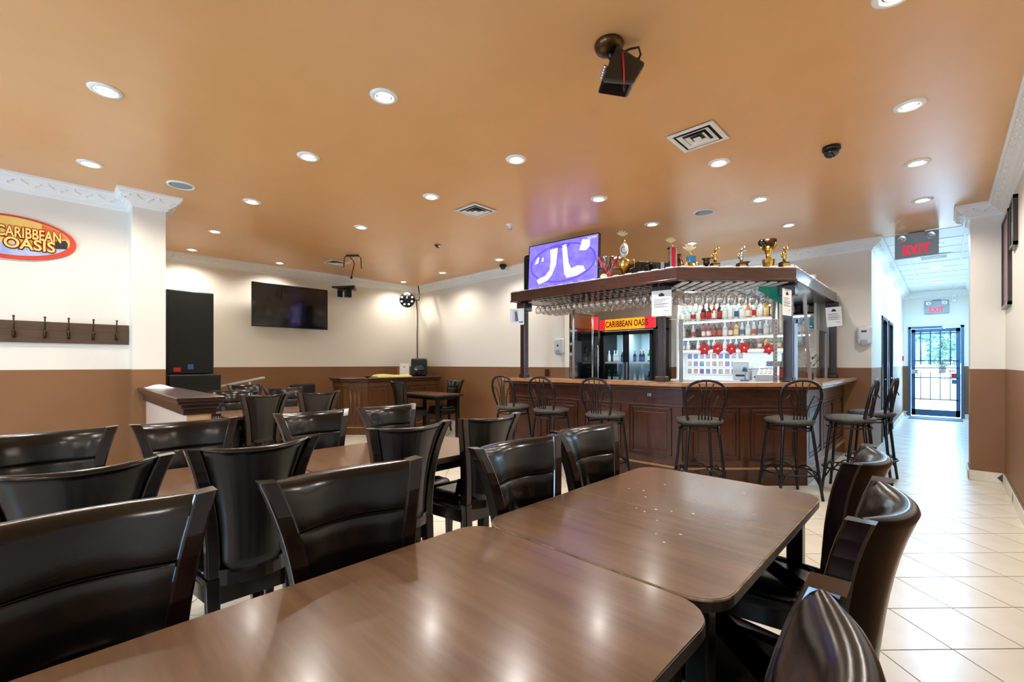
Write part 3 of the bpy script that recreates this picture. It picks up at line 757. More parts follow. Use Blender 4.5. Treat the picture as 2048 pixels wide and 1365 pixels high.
# rope light segments on the canopy lip
rl = thing('rope_light', 'string of white light sleeves along the top edge of the canopy', 'light string', (0, 0, 0))
for a, b in zip(CA, CA[1:]):
    L = math.hypot(b[0] - a[0], b[1] - a[1]); ux, uy = (b[0] - a[0]) / L, (b[1] - a[1]) / L; n = int(L / .155)
    MB().tube([(a[0], a[1], ZT + .009), (b[0], b[1], ZT + .009)], .004, 6).build('cord', 'paper', rl)
    for i in range(n):
        t0 = (i + .25) * L / n; t1 = t0 + .075
        MB().tube([(a[0] + ux * t0, a[1] + uy * t0, ZT + .012), (a[0] + ux * t1, a[1] + uy * t1, ZT + .012)], .0095, 6).build('sleeve', 'shelf_white', rl)
# aluminium poles
t = tag(MB().tube([(-3.475, 4.75, 1.07), (-3.475, 4.75, ZT - .06)], .016, 10).build('aluminium_pole', 'aluminium'), 'slim white metal pole standing on the bar below the hanging glasses', 'pole')
t = tag(MB().tube([(-3.716, 5.55, 1.07), (-3.716, 5.55, 2.14)], .012, 8).build('aluminium_pole', 'steel'), 'thin steel pole behind the bar before the left cooler', 'pole')
t = tag(MB().prism([(0, 0), (.035, 0), (.035, .006), (.006, .006), (.006, .035), (0, .035)], 0, 1.02, Matrix.Translation((-1.14, 6.15, 1.08)) @ Matrix.Rotation(R(17), 4, 'X')).build('corner_strip', 'aluminium'), 'leaning aluminium corner strip of the side screen', 'strip')
# clear screens with their posts
t = thing('plastic_screen', 'clear plastic screen standing on the angled counter', 'screen', (0, 0, 0))
def pxpt(px, dep, z):
    s_ = (px - 1024) / 895 * dep
    return (dep * V2[0] + s_ * V2[1], dep * V2[1] - s_ * V2[0], z)
p0, p1 = pxpt(1338, 4.86, 0), pxpt(1566, 4.86, 0)
fm = frame((p0[0], p0[1], 0), (p1[0] - p0[0], p1[1] - p0[1], 0), (0, 0, 1)); LW = math.hypot(p1[0] - p0[0], p1[1] - p0[1])
MB().box((0, 1.075, 0), (LW, 1.755, .005), fm).build('pane', 'plexi', t)
MB().box((0, 1.752, -.002), (LW, 1.757, .007), fm).build('top_edge', 'pale_grey', t)
MB().box((.12, 1.072, -.03), (.155, 1.755, -.003), fm).build('upright', 'grey_plastic', t)
MB().box((LW - .09, 1.072, -.03), (LW - .06, 1.755, -.003), fm).build('upright', 'grey_plastic', t)
rows_ = MB()
for k in range(16): rows_.box((LW - .08, 1.1 + k * .04, -.002), (LW - .07, 1.115 + k * .04, .0), fm)
rows_.build('upright_holes', 'black_plastic', t)
t = thing('plastic_screen', 'clear plastic screen on the daylit side of the bar', 'screen', (0, 0, 0))
MB().box((-1.2, 5.78, 1.075), (-1.195, 7.68, 1.72)).build('pane', 'plexi', t)
MB().box((-1.205, 7.55, 1.075), (-1.19, 7.69, 1.70)).build('upright', 'grey_plastic', t)
MB().box((-1.23, 5.76, 1.075), (-1.17, 5.79, 1.72)).build('upright', 'aluminium', t)
# poinsettia flowers stuck to the front screen
for k, (px, py) in enumerate(((1408, 699), (1434, 698), (1462, 698), (1487, 696), (1536, 698))):
    dep = 4.84; z = EYE + (728 - py) / 895 * dep; c = pxpt(px, dep, z)
    f = thing('artificial_flower', 'red poinsettia stuck to the clear screen, %s from the left' % ORD[k], 'flower', (0, 0, 0), group='red poinsettias on the clear screen')
    f.matrix_world = frame(c, fm.col[0][:3], (0, 0, 1)) @ Matrix.Rotation(k * .7, 4, 'Z')
    for i in range(6):
        a = i * PI / 3; mx = Matrix.Rotation(a, 4, 'Z') @ Matrix.Translation((0, 0, .002 * (i % 2)))
        MB().add([(0, 0, .004), (.034, -.033, .010), (.07, 0, .006), (.034, .033, .010), (.034, 0, .002), (.034, 0, .012)], [(0, 1, 5), (1, 2, 5), (2, 3, 5), (3, 0, 5), (1, 0, 4), (2, 1, 4), (3, 2, 4), (0, 3, 4)], mx=mx).build('petal', 'flower_red', f)
    MB().sphere((0, 0, .014), .011, 8, 5).build('flower_centre', 'letter_gold', f)
# notices on the posts
def notice(px, py, dep, w_, h_, yaw, label, pic=False, roll=0):
    c = pxpt(px, dep, EYE + (728 - py) / 895 * dep)
    t = thing('notice', label, 'notice', c, rot=(R(90), R(roll), R(yaw)))
    MB().box((-w_ / 2, -h_ / 2, -.0015), (w_ / 2, h_ / 2, .0015)).build('sheet', 'paper', t)
    m = MB()
    if pic:
        MB().box((-w_ * .3, -h_ * .3, .0015), (w_ * .08, h_ * .42, .003)).build('picture', 'pale_grey', t)
        MB().add([(-w_ * .12, -h_ * .3, .0033), (w_ * .12, -h_ * .25, .0033), (w_ * .0, h_ * .3, .0033), (-w_ * .15, h_ * .35, .0033)], [(0, 1, 2, 3)]).build('picture_detail', 'bar_wood', t)
        m.box((w_ * .15, -h_ * .36, .0015), (w_ * .42, -h_ * .3, .003))
    else:
        m.prism([(-w_ * .15, h_ * .27), (w_ * .15, h_ * .27), (w_ * .13, h_ * .35), (.0, h_ * .41), (-w_ * .13, h_ * .35)], .0015, .003)
        rn = random.Random(int(px))
        for i, yy in enumerate((.15, .1, .04, -.02, -.05, -.11, -.15)):
            m.box((-w_ * .38, h_ * yy, .0015), (w_ * rn.uniform(.05, .4), h_ * yy + .004, .0028))
        m.box((w_ * .1, -h_ * .3, .0015), (w_ * .36, -h_ * .3 + .004, .0028))
    m.build('print', 'ink', t)
notice(1323, 607, 4.87, .215, .28, 8, 'white printed notice on the post at the bar corner')
notice(1574, 605, 4.80, .215, .285, 80, 'white printed notice on the right post, seen nearly edge-on')
notice(1668, 634, 6.2, .3, .27, 62, 'white printed notice on the post beside the bar wall', roll=-6)
notice(1034, 634, 6.3, .215, .23, 20, 'picture notice on the leftmost bar post', True)
# glasses hanging under the canopy
def make_glass(sc, big):
    t = thing('wine_glass', '', 'wine glass')
    foot = [(0, -.004), (.03, -.004), (.033, 0), (.004, -.008), (.0035, -.075)]
    bowl = [(.0035, -.075), (.02, -.088), (.035, -.115), (.036, -.145), (.029, -.185), (.028, -.185), (.0345, -.145), (.0335, -.116), (.018, -.09), (0, -.08)]
    if big: bowl = [(.0035, -.06), (.03, -.08), (.048, -.115), (.047, -.15), (.038, -.19), (.037, -.19), (.0455, -.15), (.0465, -.116), (.028, -.083), (0, -.065)]
    MB().lathe(foot, 12).build('stem', 'glass', t); MB().lathe(bowl, 14).build('bowl', 'glass', t)
    return t
g0 = make_glass(1, False); first = True
for j, y in enumerate((4.68, 4.80, 4.93, 5.06)):
    for i in range(21):
        x = -4.02 + i * .088 + (.02 if j % 2 else 0)
        place(g0, not first, 'stemmed glass hanging above the long bar, %s row, %s from the left' % (('front', 'second', 'third', 'rear')[j], ORD[i]), (x, y, ZB - .0), 0, 'glasses hanging above the long bar'); first = False
g1 = make_glass(1, True); first = True
for j, dp in enumerate((5.05, 5.2)):
    for i in range(8):
        px = 1374 + i * 21.5 + j * 7; c = pxpt(px, dp, ZB)
        place(g1, not first, 'round wine glass hanging above the angled bar, %s row, %s from the left' % (('front', 'rear')[j], ORD[i]), c, 0, 'round glasses hanging above the angled bar'); first = False
rk = thing('glass_rack', 'dark slotted rack holding glasses under the long canopy', 'rack')
for i in range(22):
    x = -4.064 + i * .088; MB().box((x - .012, 4.6, ZB - .002), (x + .012, 5.2, ZB + .012)).build('rack_rail', 'dark_wood', rk)
rk = thing('glass_rack', 'white slotted rack under the angled canopy', 'rack')
for i in range(10):
    c = pxpt(1363 + i * 21.5, 4.92, ZB); mx = frame(c, (r2, r2, 0), (-r2, r2, 0))
    MB().box((-.035, -.12, .0), (.035, .42, .012), mx).build('rack_rail', 'shelf_white', rk)
# green ornament and pennant
t = tag(MB().sphere(pxpt(1321, 5.0, 2.11), .026, 12, 8).tube([pxpt(1321, 5.0, 2.135), pxpt(1321, 5.0, 2.17)], .004, 5).build('glass_bauble', 'teal_cloth'), 'small green round ornament under the canopy corner', 'ornament')
fmx = frame(pxpt(1540, 4.98, 2.03), (r2, r2, 0), (0, 0, 1))
rows_ = [[(-.13 + .26 * i / 8, .1 - j / 5 * (.04 + .16 * i / 8), .012 * math.sin(i * 1.3 + j)) for i in range(9)] for j in range(6)]
back_ = [[(p[0], p[1], p[2] - .003) for p in r_][::-1] for r_ in rows_]
t = tag(MB().grid(rows_, mx=fmx).grid(back_, mx=fmx).build('pennant', 'teal_cloth'), 'green cloth pennant hanging under the canopy by the right post', 'pennant')
# ---- coolers
t = thing('drinks_cooler', 'black two-door glass-fronted drinks cooler with lit orange header', 'cooler', (-4.155, 7.3, 0))
W = .565
MB().box((-W, .0, 0), (-W + .05, .6, 2.1)).box((W - .05, 0, 0), (W, .6, 2.1)).box((-W, .55, 0), (W, .6, 2.1)).box((-W, 0, 1.88), (W, .6, 1.92)).box((-W, 0, 0), (W, .6, .2)).box((-W, .02, 2.09), (W, .6, 2.11)).build('cabinet', 'black_plastic', t)
MB().box((-W + .05, .535, .2), (W - .05, .55, 1.88)).box((-.01, .05, .2), (.01, .53, 1.88)).build('liner', 'cooler_in', t)
tb_ = MB().box((-W + .07, .03, 1.84), (-W + .1, .06, 1.87)).box((-W + .07, .04, 1.855), (W - .07, .07, 1.875)).build('interior_lamp', 'tube_glow', t)
MB().box((-W + .005, -.012, 1.9), (W - .005, .012, 2.1)).build('header', 'sign_lit', t)
MB().box((-W + .005, -.014, 1.9), (-W + .12, -.011, 2.1)).build('header_end', 'sign_red', t)
MB().box((W - .2, -.014, 1.9), (W - .005, -.011, 2.1)).build('header_end', 'sign_red', t)
text('header_lettering', 'CARIBBEAN OASIS', .155, 'lab_black', t, frame((.0, -.018, 2.0), (1, 0, 0), (0, 0, 1)), .002, xs=.68, off=.003)
for s in (-1, 1):
    x0, x1 = (-W + .05, -.005) if s < 0 else (.005, W - .05)
    dr = MB().box((x0, -.03, .2), (x0 + .05, .0, 1.87)).box((x1 - .05, -.03, .2), (x1, 0, 1.87)).box((x0, -.03, 1.8), (x1, 0, 1.87)).box((x0, -.03, .2), (x1, 0, .28)).build('door', 'black_plastic', t)
    MB().box((x0 + .05, -.018, .28), (x1 - .05, -.012, 1.8)).build('pane', 'pane', dr)
    hx = x1 - .025 if s < 0 else x0 + .025
    MB().box((hx - .012, -.055, .8), (hx + .012, -.03, 1.3)).build('handle', 'aluminium', dr)
    for z in (.55, .93, 1.31): MB().box((x0 + .05, .02, z - .035), (x1 - .05, .5, z)).build('shelf', 'shelf_white', t)
l = bpy.data.lights.new('cooler_lamp', 'AREA'); l.shape = 'RECTANGLE'; l.size = 1.0; l.size_y = .04; l.energy = 9; l.color = (.7, .9, 1)
lo = bpy.data.objects.new('cooler_lamp', l); C.objects.link(lo); lo.location = (-4.155, 7.35, 1.85)
def make_bottle(m, cap, lab, hgt=.26, r=.033, name='bottle', neck=.55):
    t = thing(name, '', 'bottle')
    z1 = hgt * neck
    MB().lathe([(0, 0), (r * .95, 0), (r, .006), (r, z1), (r * .8, z1 + hgt * .09), (r * .4, z1 + hgt * .16), (r * .36, hgt * .93), (0, hgt * .93)], 12).build('body', m, t)
    MB().lathe([(r * .42, hgt * .9), (r * .42, hgt), (0, hgt)], 10).build('cap', cap, t)
    if lab: MB().lathe([(r * 1.015, z1 * .2), (r * 1.015, z1 * .8)], 12, closed=True).build('label_band', lab, t)
    return t
cb = [make_bottle('clear_b', 'shelf_white', 'lab_white', .21, .028), make_bottle('brown_b', 'gold', 'lab_blue', .21, .028), make_bottle('green_b', 'steel', 'lab_white', .22, .028)]
used = [0, 0, 0]
for zi, z in enumerate((.2, .55, .93, 1.31)):
    for s in (0, 1):
        for i in range(5):
            k = (zi + s + (i > 2)) % 3; x = -4.155 + (-W + .13 + i * .085 if s == 0 else .1 + i * .085)
            place(cb[k], used[k], '%s drink bottle, %s of the %s cooler door, %s from the left' % (('clear', 'brown', 'green')[k], ('bottom', 'lower shelf', 'middle shelf', 'top shelf')[zi], ('left', 'right')[s], ORD[i]), (x, 7.42 + .05 * (i % 2), z + .001), 0, 'bottles in the two-door cooler'); used[k] = 1
t = thing('drinks_cooler', 'tall black cooler in the shade beside the far wall, amber header', 'cooler', (-4.42, 6.36, 0), R(90))
MB().box((-.42, 0, 0), (.42, .6, 1.85)).build('cabinet', 'black_gloss', t)
MB().box((-.42, .01, 1.85), (.42, .6, 2.12)).build('header_box', 'black_plastic', t)
MB().box((-.4, -.005, 1.87), (.2, .012, 2.1)).build('header', 'cab_header', t)
MB().box((.2, -.005, 1.87), (.41, .012, 2.1)).build('header_end', 'sign_red', t)
MB().box((-.3, -.012, 1.3), (-.1, 0, 1.65)).build('sticker', 'door_dark', t)
MB().tube([(.34, -.04, .9), (.34, -.05, 1.0), (.34, -.05, 1.5), (.34, -.04, 1.6)], .012, 6).build('handle', 'steel', t)

# ---- back bar: shelves, bottles, counter and clutter
bb = thing('back_bar', 'white back-bar shelving lit from below behind the bottles', 'shelving', (0, 0, 0))
X0, X1 = -3.35, -1.35
SH = (1.51, 1.72, 2.0)
for z in SH: MB().box((X0, 7.66, z - .02), (X1, 7.93, z)).build('shelf', 'shelf_white', bb, bevel=.003)
for x in (X0 - .03, X1): MB().box((x, 7.66, 1.0), (x + .03, 7.93, 2.3)).build('side_panel', 'shelf_white', bb)
MB().box((X0, 7.915, 1.0), (X1, 7.935, 2.2)).build('back_panel', 'pale_grey', bb)
MB().box((X0, 7.45, .0), (X1, 7.93, .98)).build('cupboard', 'shelf_white', bb)
MB().box((X0 - .02, 7.4, .98), (X1 + .02, 7.935, 1.01)).build('worktop', 'shelf_white', bb)
for z in SH:
    MB().tube([(X0 + .05, 7.68, z - .032), (X1 - .05, 7.68, z - .032)], .011, 8).build('tube_lamp', 'tube_glow', bb)
l = bpy.data.lights.new('back_bar_tube', 'AREA'); l.shape = 'RECTANGLE'; l.size = 1.9; l.size_y = .03; l.energy = 6; l.color = (.75, .92, 1)
lo = bpy.data.objects.new('back_bar_tube', l); C.objects.link(lo); lo.location = (-2.35, 7.66, 1.46)
l = bpy.data.lights.new('canopy_tube', 'AREA'); l.shape = 'RECTANGLE'; l.size = 1.9; l.size_y = .06; l.energy = 9; l.color = (.8, .94, 1)
lo = bpy.data.objects.new('canopy_tube', l); C.objects.link(lo); lo.location = (-2.35, 7.74, 2.5); lo.rotation_euler = (R(-20), 0, 0)
t = thing('batten_light', 'white fluorescent batten on the wall above the back bar', 'lamp', (-2.35, 7.9, 2.55), 0)
MB().box((-1.0, -.04, -.03), (1.0, .04, .05)).build('body', 'white_plain', t, bevel=.006)
MB().tube([(-.95, -.06, 0), (.95, -.06, 0)], .013, 8).build('tube_lamp', 'tube_glow', t)
kinds = [('clear spirit', 'clear_b', 'shelf_white', 'lab_white'), ('amber rum', 'amber', 'gold', 'lab_cream'), ('dark rum', 'brown_b', 'red_paint', 'lab_red'), ('red-labelled clear', 'clear_b', 'red_paint', 'lab_red'), ('black', 'black_b', 'gold', 'lab_black'),
         ('orange', 'orange_b', 'lab_white', 'lab_white'), ('green', 'green_b', 'gold', 'lab_cream'), ('blue', 'blue_b', 'steel', 'lab_white'), ('golden', 'gold_b', 'black_b', 'lab_cream'), ('red', 'red_b', 'lab_black', 'lab_white'), ('teal', 'teal_b', 'steel', 'lab_blue'), ('blue-labelled clear', 'clear_b', 'lab_blue', 'lab_blue')]
protos = {}
seqs = {SH[2]: 'upper', SH[1]: 'middle', SH[0]: 'lower'}
pat = {SH[2]: [0, 0, 3, 0, 2, 2, 9, 2, 0, 0, 11, 0, 5, 3, 0, 8, 5, 5, 6, 6, 4, 6], SH[1]: [0, 4, 3, 4, 9, 9, 2, 2, 0, 9, 8, 11, 0, 3, 11, 0, 7, 7, 10, 10, 7, 0], SH[0]: [7, 0, 4, 0, 4, 11, 0, 1, 0, 11, 11, 0, 4, 4, 9, 8, 6, 6, 0, 5, 3, 1]}
for z in SH:
    hg = .31 if z == SH[2] else (.25 if z == SH[1] else .19)
    for i in range(44):
        rw = i % 2; col_ = i // 2; k = pat[z][col_] if not rw else pat[z][(col_ * 7 + 3) % 22]
        hgr = hg * (1.0 if rw == 0 else 1.06); key = (k, round(hg, 3), (i + k) % 2)
        lab = '%s bottle on the %s back-bar shelf, %s row, %s from the left' % (kinds[k][0], seqs[z], ('front', 'rear')[rw], ORD[col_])
        if key not in protos:
            protos[key] = make_bottle(kinds[k][1], kinds[k][2], kinds[k][3], hg * (.98 if key[2] else .88), (.033 if key[2] else .039) * (1 if hg > .2 else .85), neck=.5 if key[2] else .62); o = protos[key]
        else: o = copy_tree(protos[key])
        o.location = (X0 + .06 + col_ * .087 + rw * .045, 7.735 + .1 * rw, z + .001); o['label'] = lab; o['group'] = 'bottles on the back-bar shelves'
fg = thing('fairy_lights', 'string of white fairy lights along the top bottle shelf', 'light string', (0, 0, 0))
MB().tube([(X0 + .02 + i * .05, 7.66, 2.16 + .025 * math.sin(i * .9) + .03 * i / 40) for i in range(40)], .003, 5).build('wire', 'green_b', fg)
for i in range(17):
    x = X0 + .03 + i * .117; MB().sphere((x, 7.65, 2.145 + .02 * math.sin(i * 2.1) + .03 * i / 17), .0135, 8, 6).build('bulb', 'fairy_glow', fg)
# photographs pinned below the shelves
pc = [mat('photo%d' % i, c, .5, noise=n, nscale=14) for i, (c, n) in enumerate((('8a78b8', '40304a'), ('b0a0a0', '2a2226'), ('6a88b0', '20242c'), ('c8b4a8', '4a3028'), ('5a4a5a', 'b8a8b0')))]
for r_ in range(3):
    for i in range(9):
        x = X0 + .06 + i * .105; z = 1.47 - .125 - r_ * .13
        p = MB().box((x, 7.903, z), (x + .09, 7.913, z + .11)).build('photograph', 'paper'); tag(p, 'small pinned photograph on the back-bar wall, %s row, %s from the left' % (('top', 'middle', 'bottom')[r_], ORD[i]), 'photo', 'photographs pinned below the bottles')
        MB().box((x + .008, 7.9, z + .012), (x + .082, 7.9035, z + .1)).build('print', 'photo%d' % ((i * 2 + r_ * 3) % 5), p)
# till, printers, lamp, cups
t = thing('cash_register', 'pale cash register with blue display behind the bar', 'cash register', (-1.85, 7.5, 1.01), 0)
MB().box((-.2, -.1, 0), (.2, .2, .1)).build('drawer', 'pale_grey', t, bevel=.01); MB().add([(-.18, -.08, .1), (.18, -.08, .1), (.18, .18, .1), (-.18, .18, .1), (-.18, .05, .2), (.18, .05, .2), (.18, .18, .22), (-.18, .18, .22)], [(0, 1, 5, 4), (1, 2, 6, 5), (2, 3, 7, 6), (3, 0, 4, 7), (4, 5, 6, 7)]).build('keyboard', 'shelf_white', t)
MB().box((-.1, .1, .22), (.1, .14, .3)).build('display', 'lab_blue', t)
for i in range(12): MB().cbox((-.13 + (i % 4) * .06, -.05 + (i // 4) * .035, .118 + (i // 4) * .027), (.045, .025, .015)).build('key', 'pale_grey', t)
for x, w_, h_, lab, mm in ((-2.32, .24, .3, 'grey-blue card terminal box on the back counter', 'pale_grey'), (-1.60, .2, .36, 'white dispenser box below the fourth poinsettia', 'shelf_white'), (-2.08, .16, .22, 'white printer on the back counter beside the till', 'shelf_white')):
    t = thing('counter_box', lab, 'appliance', (x, 7.62, 1.01)); MB().box((-w_ / 2, 0, 0), (w_ / 2, .2, h_)).build('body', mm, t, bevel=.012)
    MB().box((-w_ * .4, -.006, h_ * .55), (w_ * .4, 0, h_ * .9)).build('panel', 'cooler_in', t); MB().box((-w_ * .3, -.01, h_ * .2), (w_ * .3, 0, h_ * .3)).build('slot', 'black_plastic', t)
t = thing('desk_lamp', 'blue jointed desk lamp on the back counter', 'lamp', (-2.2, 7.42, 1.01))
MB().lathe([(.07, 0), (.07, .015), (.02, .03), (0, .03)], 16).build('base', 'blue_gloss', t); MB().tube([(0, 0, .02), (.02, 0, .18), (.42, -.02, .2)], .009, 8).build('arm', 'steel', t)
MB().lathe([(.0, .05), (.02, .045), (.045, -.03), (.04, -.03)], 14, Matrix.Translation((0, 0, .17))).build('shade', 'blue_gloss', t)
for i in range(3):
    t = thing('cup_stack', 'tall stack of clear plastic cups near the right post, %s' % ('left', 'middle', 'right')[i], 'cups', (-1.50 + .07 * i, 7.1 - .05 * i, 1.0), group='plastic cup stacks'); 
    for k in range(7): MB().lathe([(.028, k * .035), (.037, k * .035 + .09), (.035, k * .035 + .09), (.026, k * .035 + .004)], 12).build('cup', 'clear_bottle', t)
    MB().cbox((0, 0, -.02), (.09, .09, .04)).build('tray', 'shelf_white', t)
tag(MB().box((-1.6, 6.95, .0), (-1.2, 7.35, .96)).build('under_counter_fridge', 'shelf_white', bevel=.01), 'white under-counter unit behind the angled bar', 'cabinet')
# items on the side counter
t = make_bottle('black_b', 'black_b', 'lab_red', .33, .042); t['label'] = 'dark bottle with red label on the side counter by the right post'; t.location = (-1.36, 6.0, 1.071)
t = thing('flower_pot', 'potted plant with pale flowers on the side counter', 'plant', (-1.22, 6.62, 1.071))
MB().lathe([(.05, 0), (.065, .09), (.06, .09), (.05, .01)], 16).build('pot', 'bronze', t)
m = MB(); rn = random.Random(5)
for i in range(60):
    a = rn.random() * 6.28; h_ = rn.uniform(.1, .3); q = rn.uniform(.02, .12)
    mx = Matrix.Translation((q * math.cos(a), q * math.sin(a), h_)) @ Matrix.Rotation(a, 4, 'Z') @ Matrix.Rotation(rn.uniform(-1, .6), 4, 'Y'); m.add([(0, 0, 0), (.03, -.012, 0), (.07, 0, .01), (.03, .012, 0)], [(0, 1, 2, 3), (3, 2, 1, 0)], mx=mx)
m.build('leaves', 'cactus', t)
for i in range(7): MB().sphere((rn.uniform(-.09, .0), rn.uniform(-.09, .02), rn.uniform(.16, .28)), .028, 8, 6).build('blossom', 'flower_pale', t)
t = thing('hanging_garment', 'sheer grey garment with white lining hung behind the side screen', 'garment', (-1.3, 6.35, 1.1), R(44))
rows_ = []
for j in range(13):
    v = j / 12; rows_.append([((u - .5) * (.34 - .12 * math.sin(v * PI)) , .02 * math.sin(u * 22) , .08 + .52 * v - .16 * (1 - (2 * u - 1) ** 2) * v ** 4) for u in [k / 24 for k in range(25)]])
MB().grid(rows_).build('sheer_cloth', 'sheer', t); MB().grid([[(p[0] * .7, p[1] + .03, p[2] + .01) for p in r_] for r_ in rows_]).build('lining', 'paper', t)
MB().tube([(-.2, 0, .62), (0, 0, .66), (.2, 0, .62)], .006, 6).build('hanger', 'steel', t)
t = thing('ducting', 'crinkled silver foil duct behind the right post', 'duct', (-1.42, 6.0, 1.62))
MB().lathe([(.06 + .008 * (i % 2), i * .02) for i in range(26)], 16).build('sleeve', 'silver', t)

# ------------------------------------------------------------------ things on the canopy
ZK = ZT + .004
# lit television
A_, B_ = Vector((-4.23, 4.70, 0)), Vector((-3.13, 4.80, 0)); L = (B_ - A_).length
t = thing('television', 'flat television with lit violet picture standing on the canopy', 'television', (0, 0, 0))
t.matrix_world = frame((A_.x, A_.y, ZK), B_ - A_, (0, 0, 1)) @ Matrix.Rotation(R(-3), 4, 'X')
TH = .655
MB().box((0, .02, -.05), (L, TH, -.004)).build('casing', 'black_plastic', t, bevel=.008)
MB().box((.0, .02, -.006), (L, TH, .0)).box((0, 0.02, 0), (.012, TH, .003)).box((L - .012, .02, 0), (L, TH, .003)).box((0, TH - .012, 0), (L, TH, .003)).build('bezel', 'black_gloss', t)
sc_ = MB().box((.012, .03, 0), (L - .012, TH - .012, .0012)).build('screen', 'screen_violet', t)
def flat(pts, name, m, par, z=.0016): return MB().prism([(p[0] * L, p[1] * TH) for p in pts], .0011, z).build(name, m, par)
el = [(.5 + .47 * math.cos(k * PI / 24), .53 + .40 * math.sin(k * PI / 24)) for k in range(48)]; ei = [(.5 + .445 * math.cos(k * PI / 24), .53 + .37 * math.sin(k * PI / 24)) for k in range(48)]
m = MB()
for k in range(48):
    n_ = (k + 1) % 48; m.prism([(p[0] * L, p[1] * TH) for p in (el[k], el[n_], ei[n_], ei[k])], .0011, .0017)
m.build('picture_ring', 'screen_blue', sc_)
flat([(.33, .84), (.44, .86), (.42, .5), (.36, .3), (.3, .2), (.17, .14), (.14, .22), (.16, .26), (.26, .3), (.33, .42), (.34, .6)], 'picture_shape', 'screen_lilac', sc_, .0019)
flat([(.5, .88), (.56, .9), (.6, .5), (.64, .38), (.72, .42), (.8, .4), (.83, .3), (.72, .22), (.58, .2), (.54, .3), (.52, .6)], 'picture_shape', 'screen_lilac', sc_, .0019)
flat([(.74, .72), (.78, .98 - .05), (.88, .9), (.88, .76), (.83, .7)], 'picture_shape', 'screen_lilac', sc_, .0019)
flat([(.1, .58), (.14, .72), (.17, .72), (.15, .6)], 'picture_shape', 'screen_lilac', sc_, .0019)
flat([(.2, .62), (.21, .7), (.235, .7), (.23, .62)], 'picture_shape', 'screen_lilac', sc_, .0019)
text('picture_caption', 'COMING UP', .055, 'ink', sc_, Matrix.Translation((.47 * L, .86 * TH, .0022)), .0003)
text('picture_logo', 'NOW', .05, 'screen_lilac', sc_, Matrix.Translation((.91 * L, .93 * TH, .0022)), .0003)
MB().box((L * .25, -.001, -.12), (L * .75, .02, .05)).build('foot', 'black_plastic', t)
t = thing('tower_speaker', 'tall rounded black speaker left of the lit television', 'speaker', (-4.33, 4.86, ZK), R(15))
MB().prism([(.085 * math.cos(a) if math.cos(a) < 0 else .07 * math.cos(a), .1 * math.sin(a)) for a in [2 * PI * k / 20 for k in range(20)]], 0, .56).build('cabinet', 'black_plastic', t, bevel=.04, seg=4)
MB().box((-.03, -.108, .06), (.03, -.09, .5)).build('grille', 'black_cloth', t)
def on(px, dep): return pxpt(px, dep, ZK)
# silver cup with ribbon
t = thing('trophy', 'silver trophy cup wrapped in red ribbon beside the lit television', 'trophy', on(1213, 5.55), R(44), 'trophies on the canopy')
MB().lathe([(.045, 0), (.045, .03), (.012, .05), (.012, .09), (.03, .12), (.075, .22), (.1, .3), (.105, .31), (.095, .3), (.07, .22), (0, .13)], 20).build('cup', 'silver', t)
for s in (-1, 1): MB().tube([(s * .06, 0, .17), (s * .13, 0, .2), (s * .14, 0, .27), (s * .095, 0, .29)], .008, 6).build('handle', 'silver', t)
def band(pts, w_, m, name, par):
    rows_ = [[(p[0], p[1], p[2] + w_ / 2), (p[0], p[1] - .002, p[2] - w_ / 2), (p[0], p[1] + .002, p[2] - w_ / 2), (p[0], p[1] + .003, p[2] + w_ / 2)] for p in pts]
    return MB().grid(rows_, True, False).build(name, m, par)
band([(-.12, -.1, .28), (-.04, -.11, .16), (.0, -.1, .06)], .05, 'red_ribbon', 'ribbon', t); band([(.13, -.1, .3), (.06, -.115, .2), (.0, -.11, .05)], .06, 'red_ribbon', 'ribbon', t); band([(.12, -.105, .27), (.04, -.122, .16), (-.03, -.11, .07)], .02, 'purple', 'ribbon', t)
MB().lathe([(0, -.006), (.045, -.006), (.045, .006), (0, .006)], 20, Matrix.Translation((-.06, -.13, .0 + .04)) @ Matrix.Rotation(R(80), 4, 'X')).build('medal', 'lab_cream', t)
# gold cup with oval badge
t = thing('trophy', 'gold trophy cup with handles, white oval badge and lid finial', 'trophy', on(1248, 5.5), R(44), 'trophies on the canopy')
MB().lathe([(.04, 0), (.04, .02), (.012, .035), (.012, .08), (.03, .1), (.07, .16), (.085, .24), (.08, .25), (.05, .275), (.02, .3), (0, .3)], 20).build('cup', 'gold', t)
for s in (-1, 1): MB().tube([(s * .06, 0, .15), (s * .13, 0, .18), (s * .135, 0, .25), (s * .11, 0, .28), (s * .09, 0, .25)], .009, 6).build('handle', 'gold', t)
MB().lathe([(0, -.01), (.07, -.01), (.07, .01), (0, .01)], 24, Matrix.Translation((0, 0, .39)) @ Matrix.Rotation(R(90), 4, 'X') @ Matrix.Diagonal((.7, 1.25, 1, 1))).build('badge', 'shelf_white', t)
MB().lathe([(.035, -.012), (.042, -.012), (.042, .012), (.035, .012)], 20, Matrix.Translation((0, 0, .39)) @ Matrix.Rotation(R(90), 4, 'X'), closed=True).build('badge_ring', 'ink', t)
MB().sphere((0, 0, .49), .02, 8, 6, sc=(.7, .7, 1.8)).build('finial', 'gold', t)
def fan(t, z, m, k=1.0):
    for i in range(5):
        a = R(-60 + 30 * i); MB().sphere((0, 0, 0), .045 * k, 8, 6, Matrix.Translation((-.02 + .04 * k * math.sin(a), 0, z + .03 * math.cos(a) * k)) @ Matrix.Rotation(a, 4, 'Y'), (.34, .25, 1)).build('domino_fan', m, t)
fan(t, .57, 'lab_cream', .9)
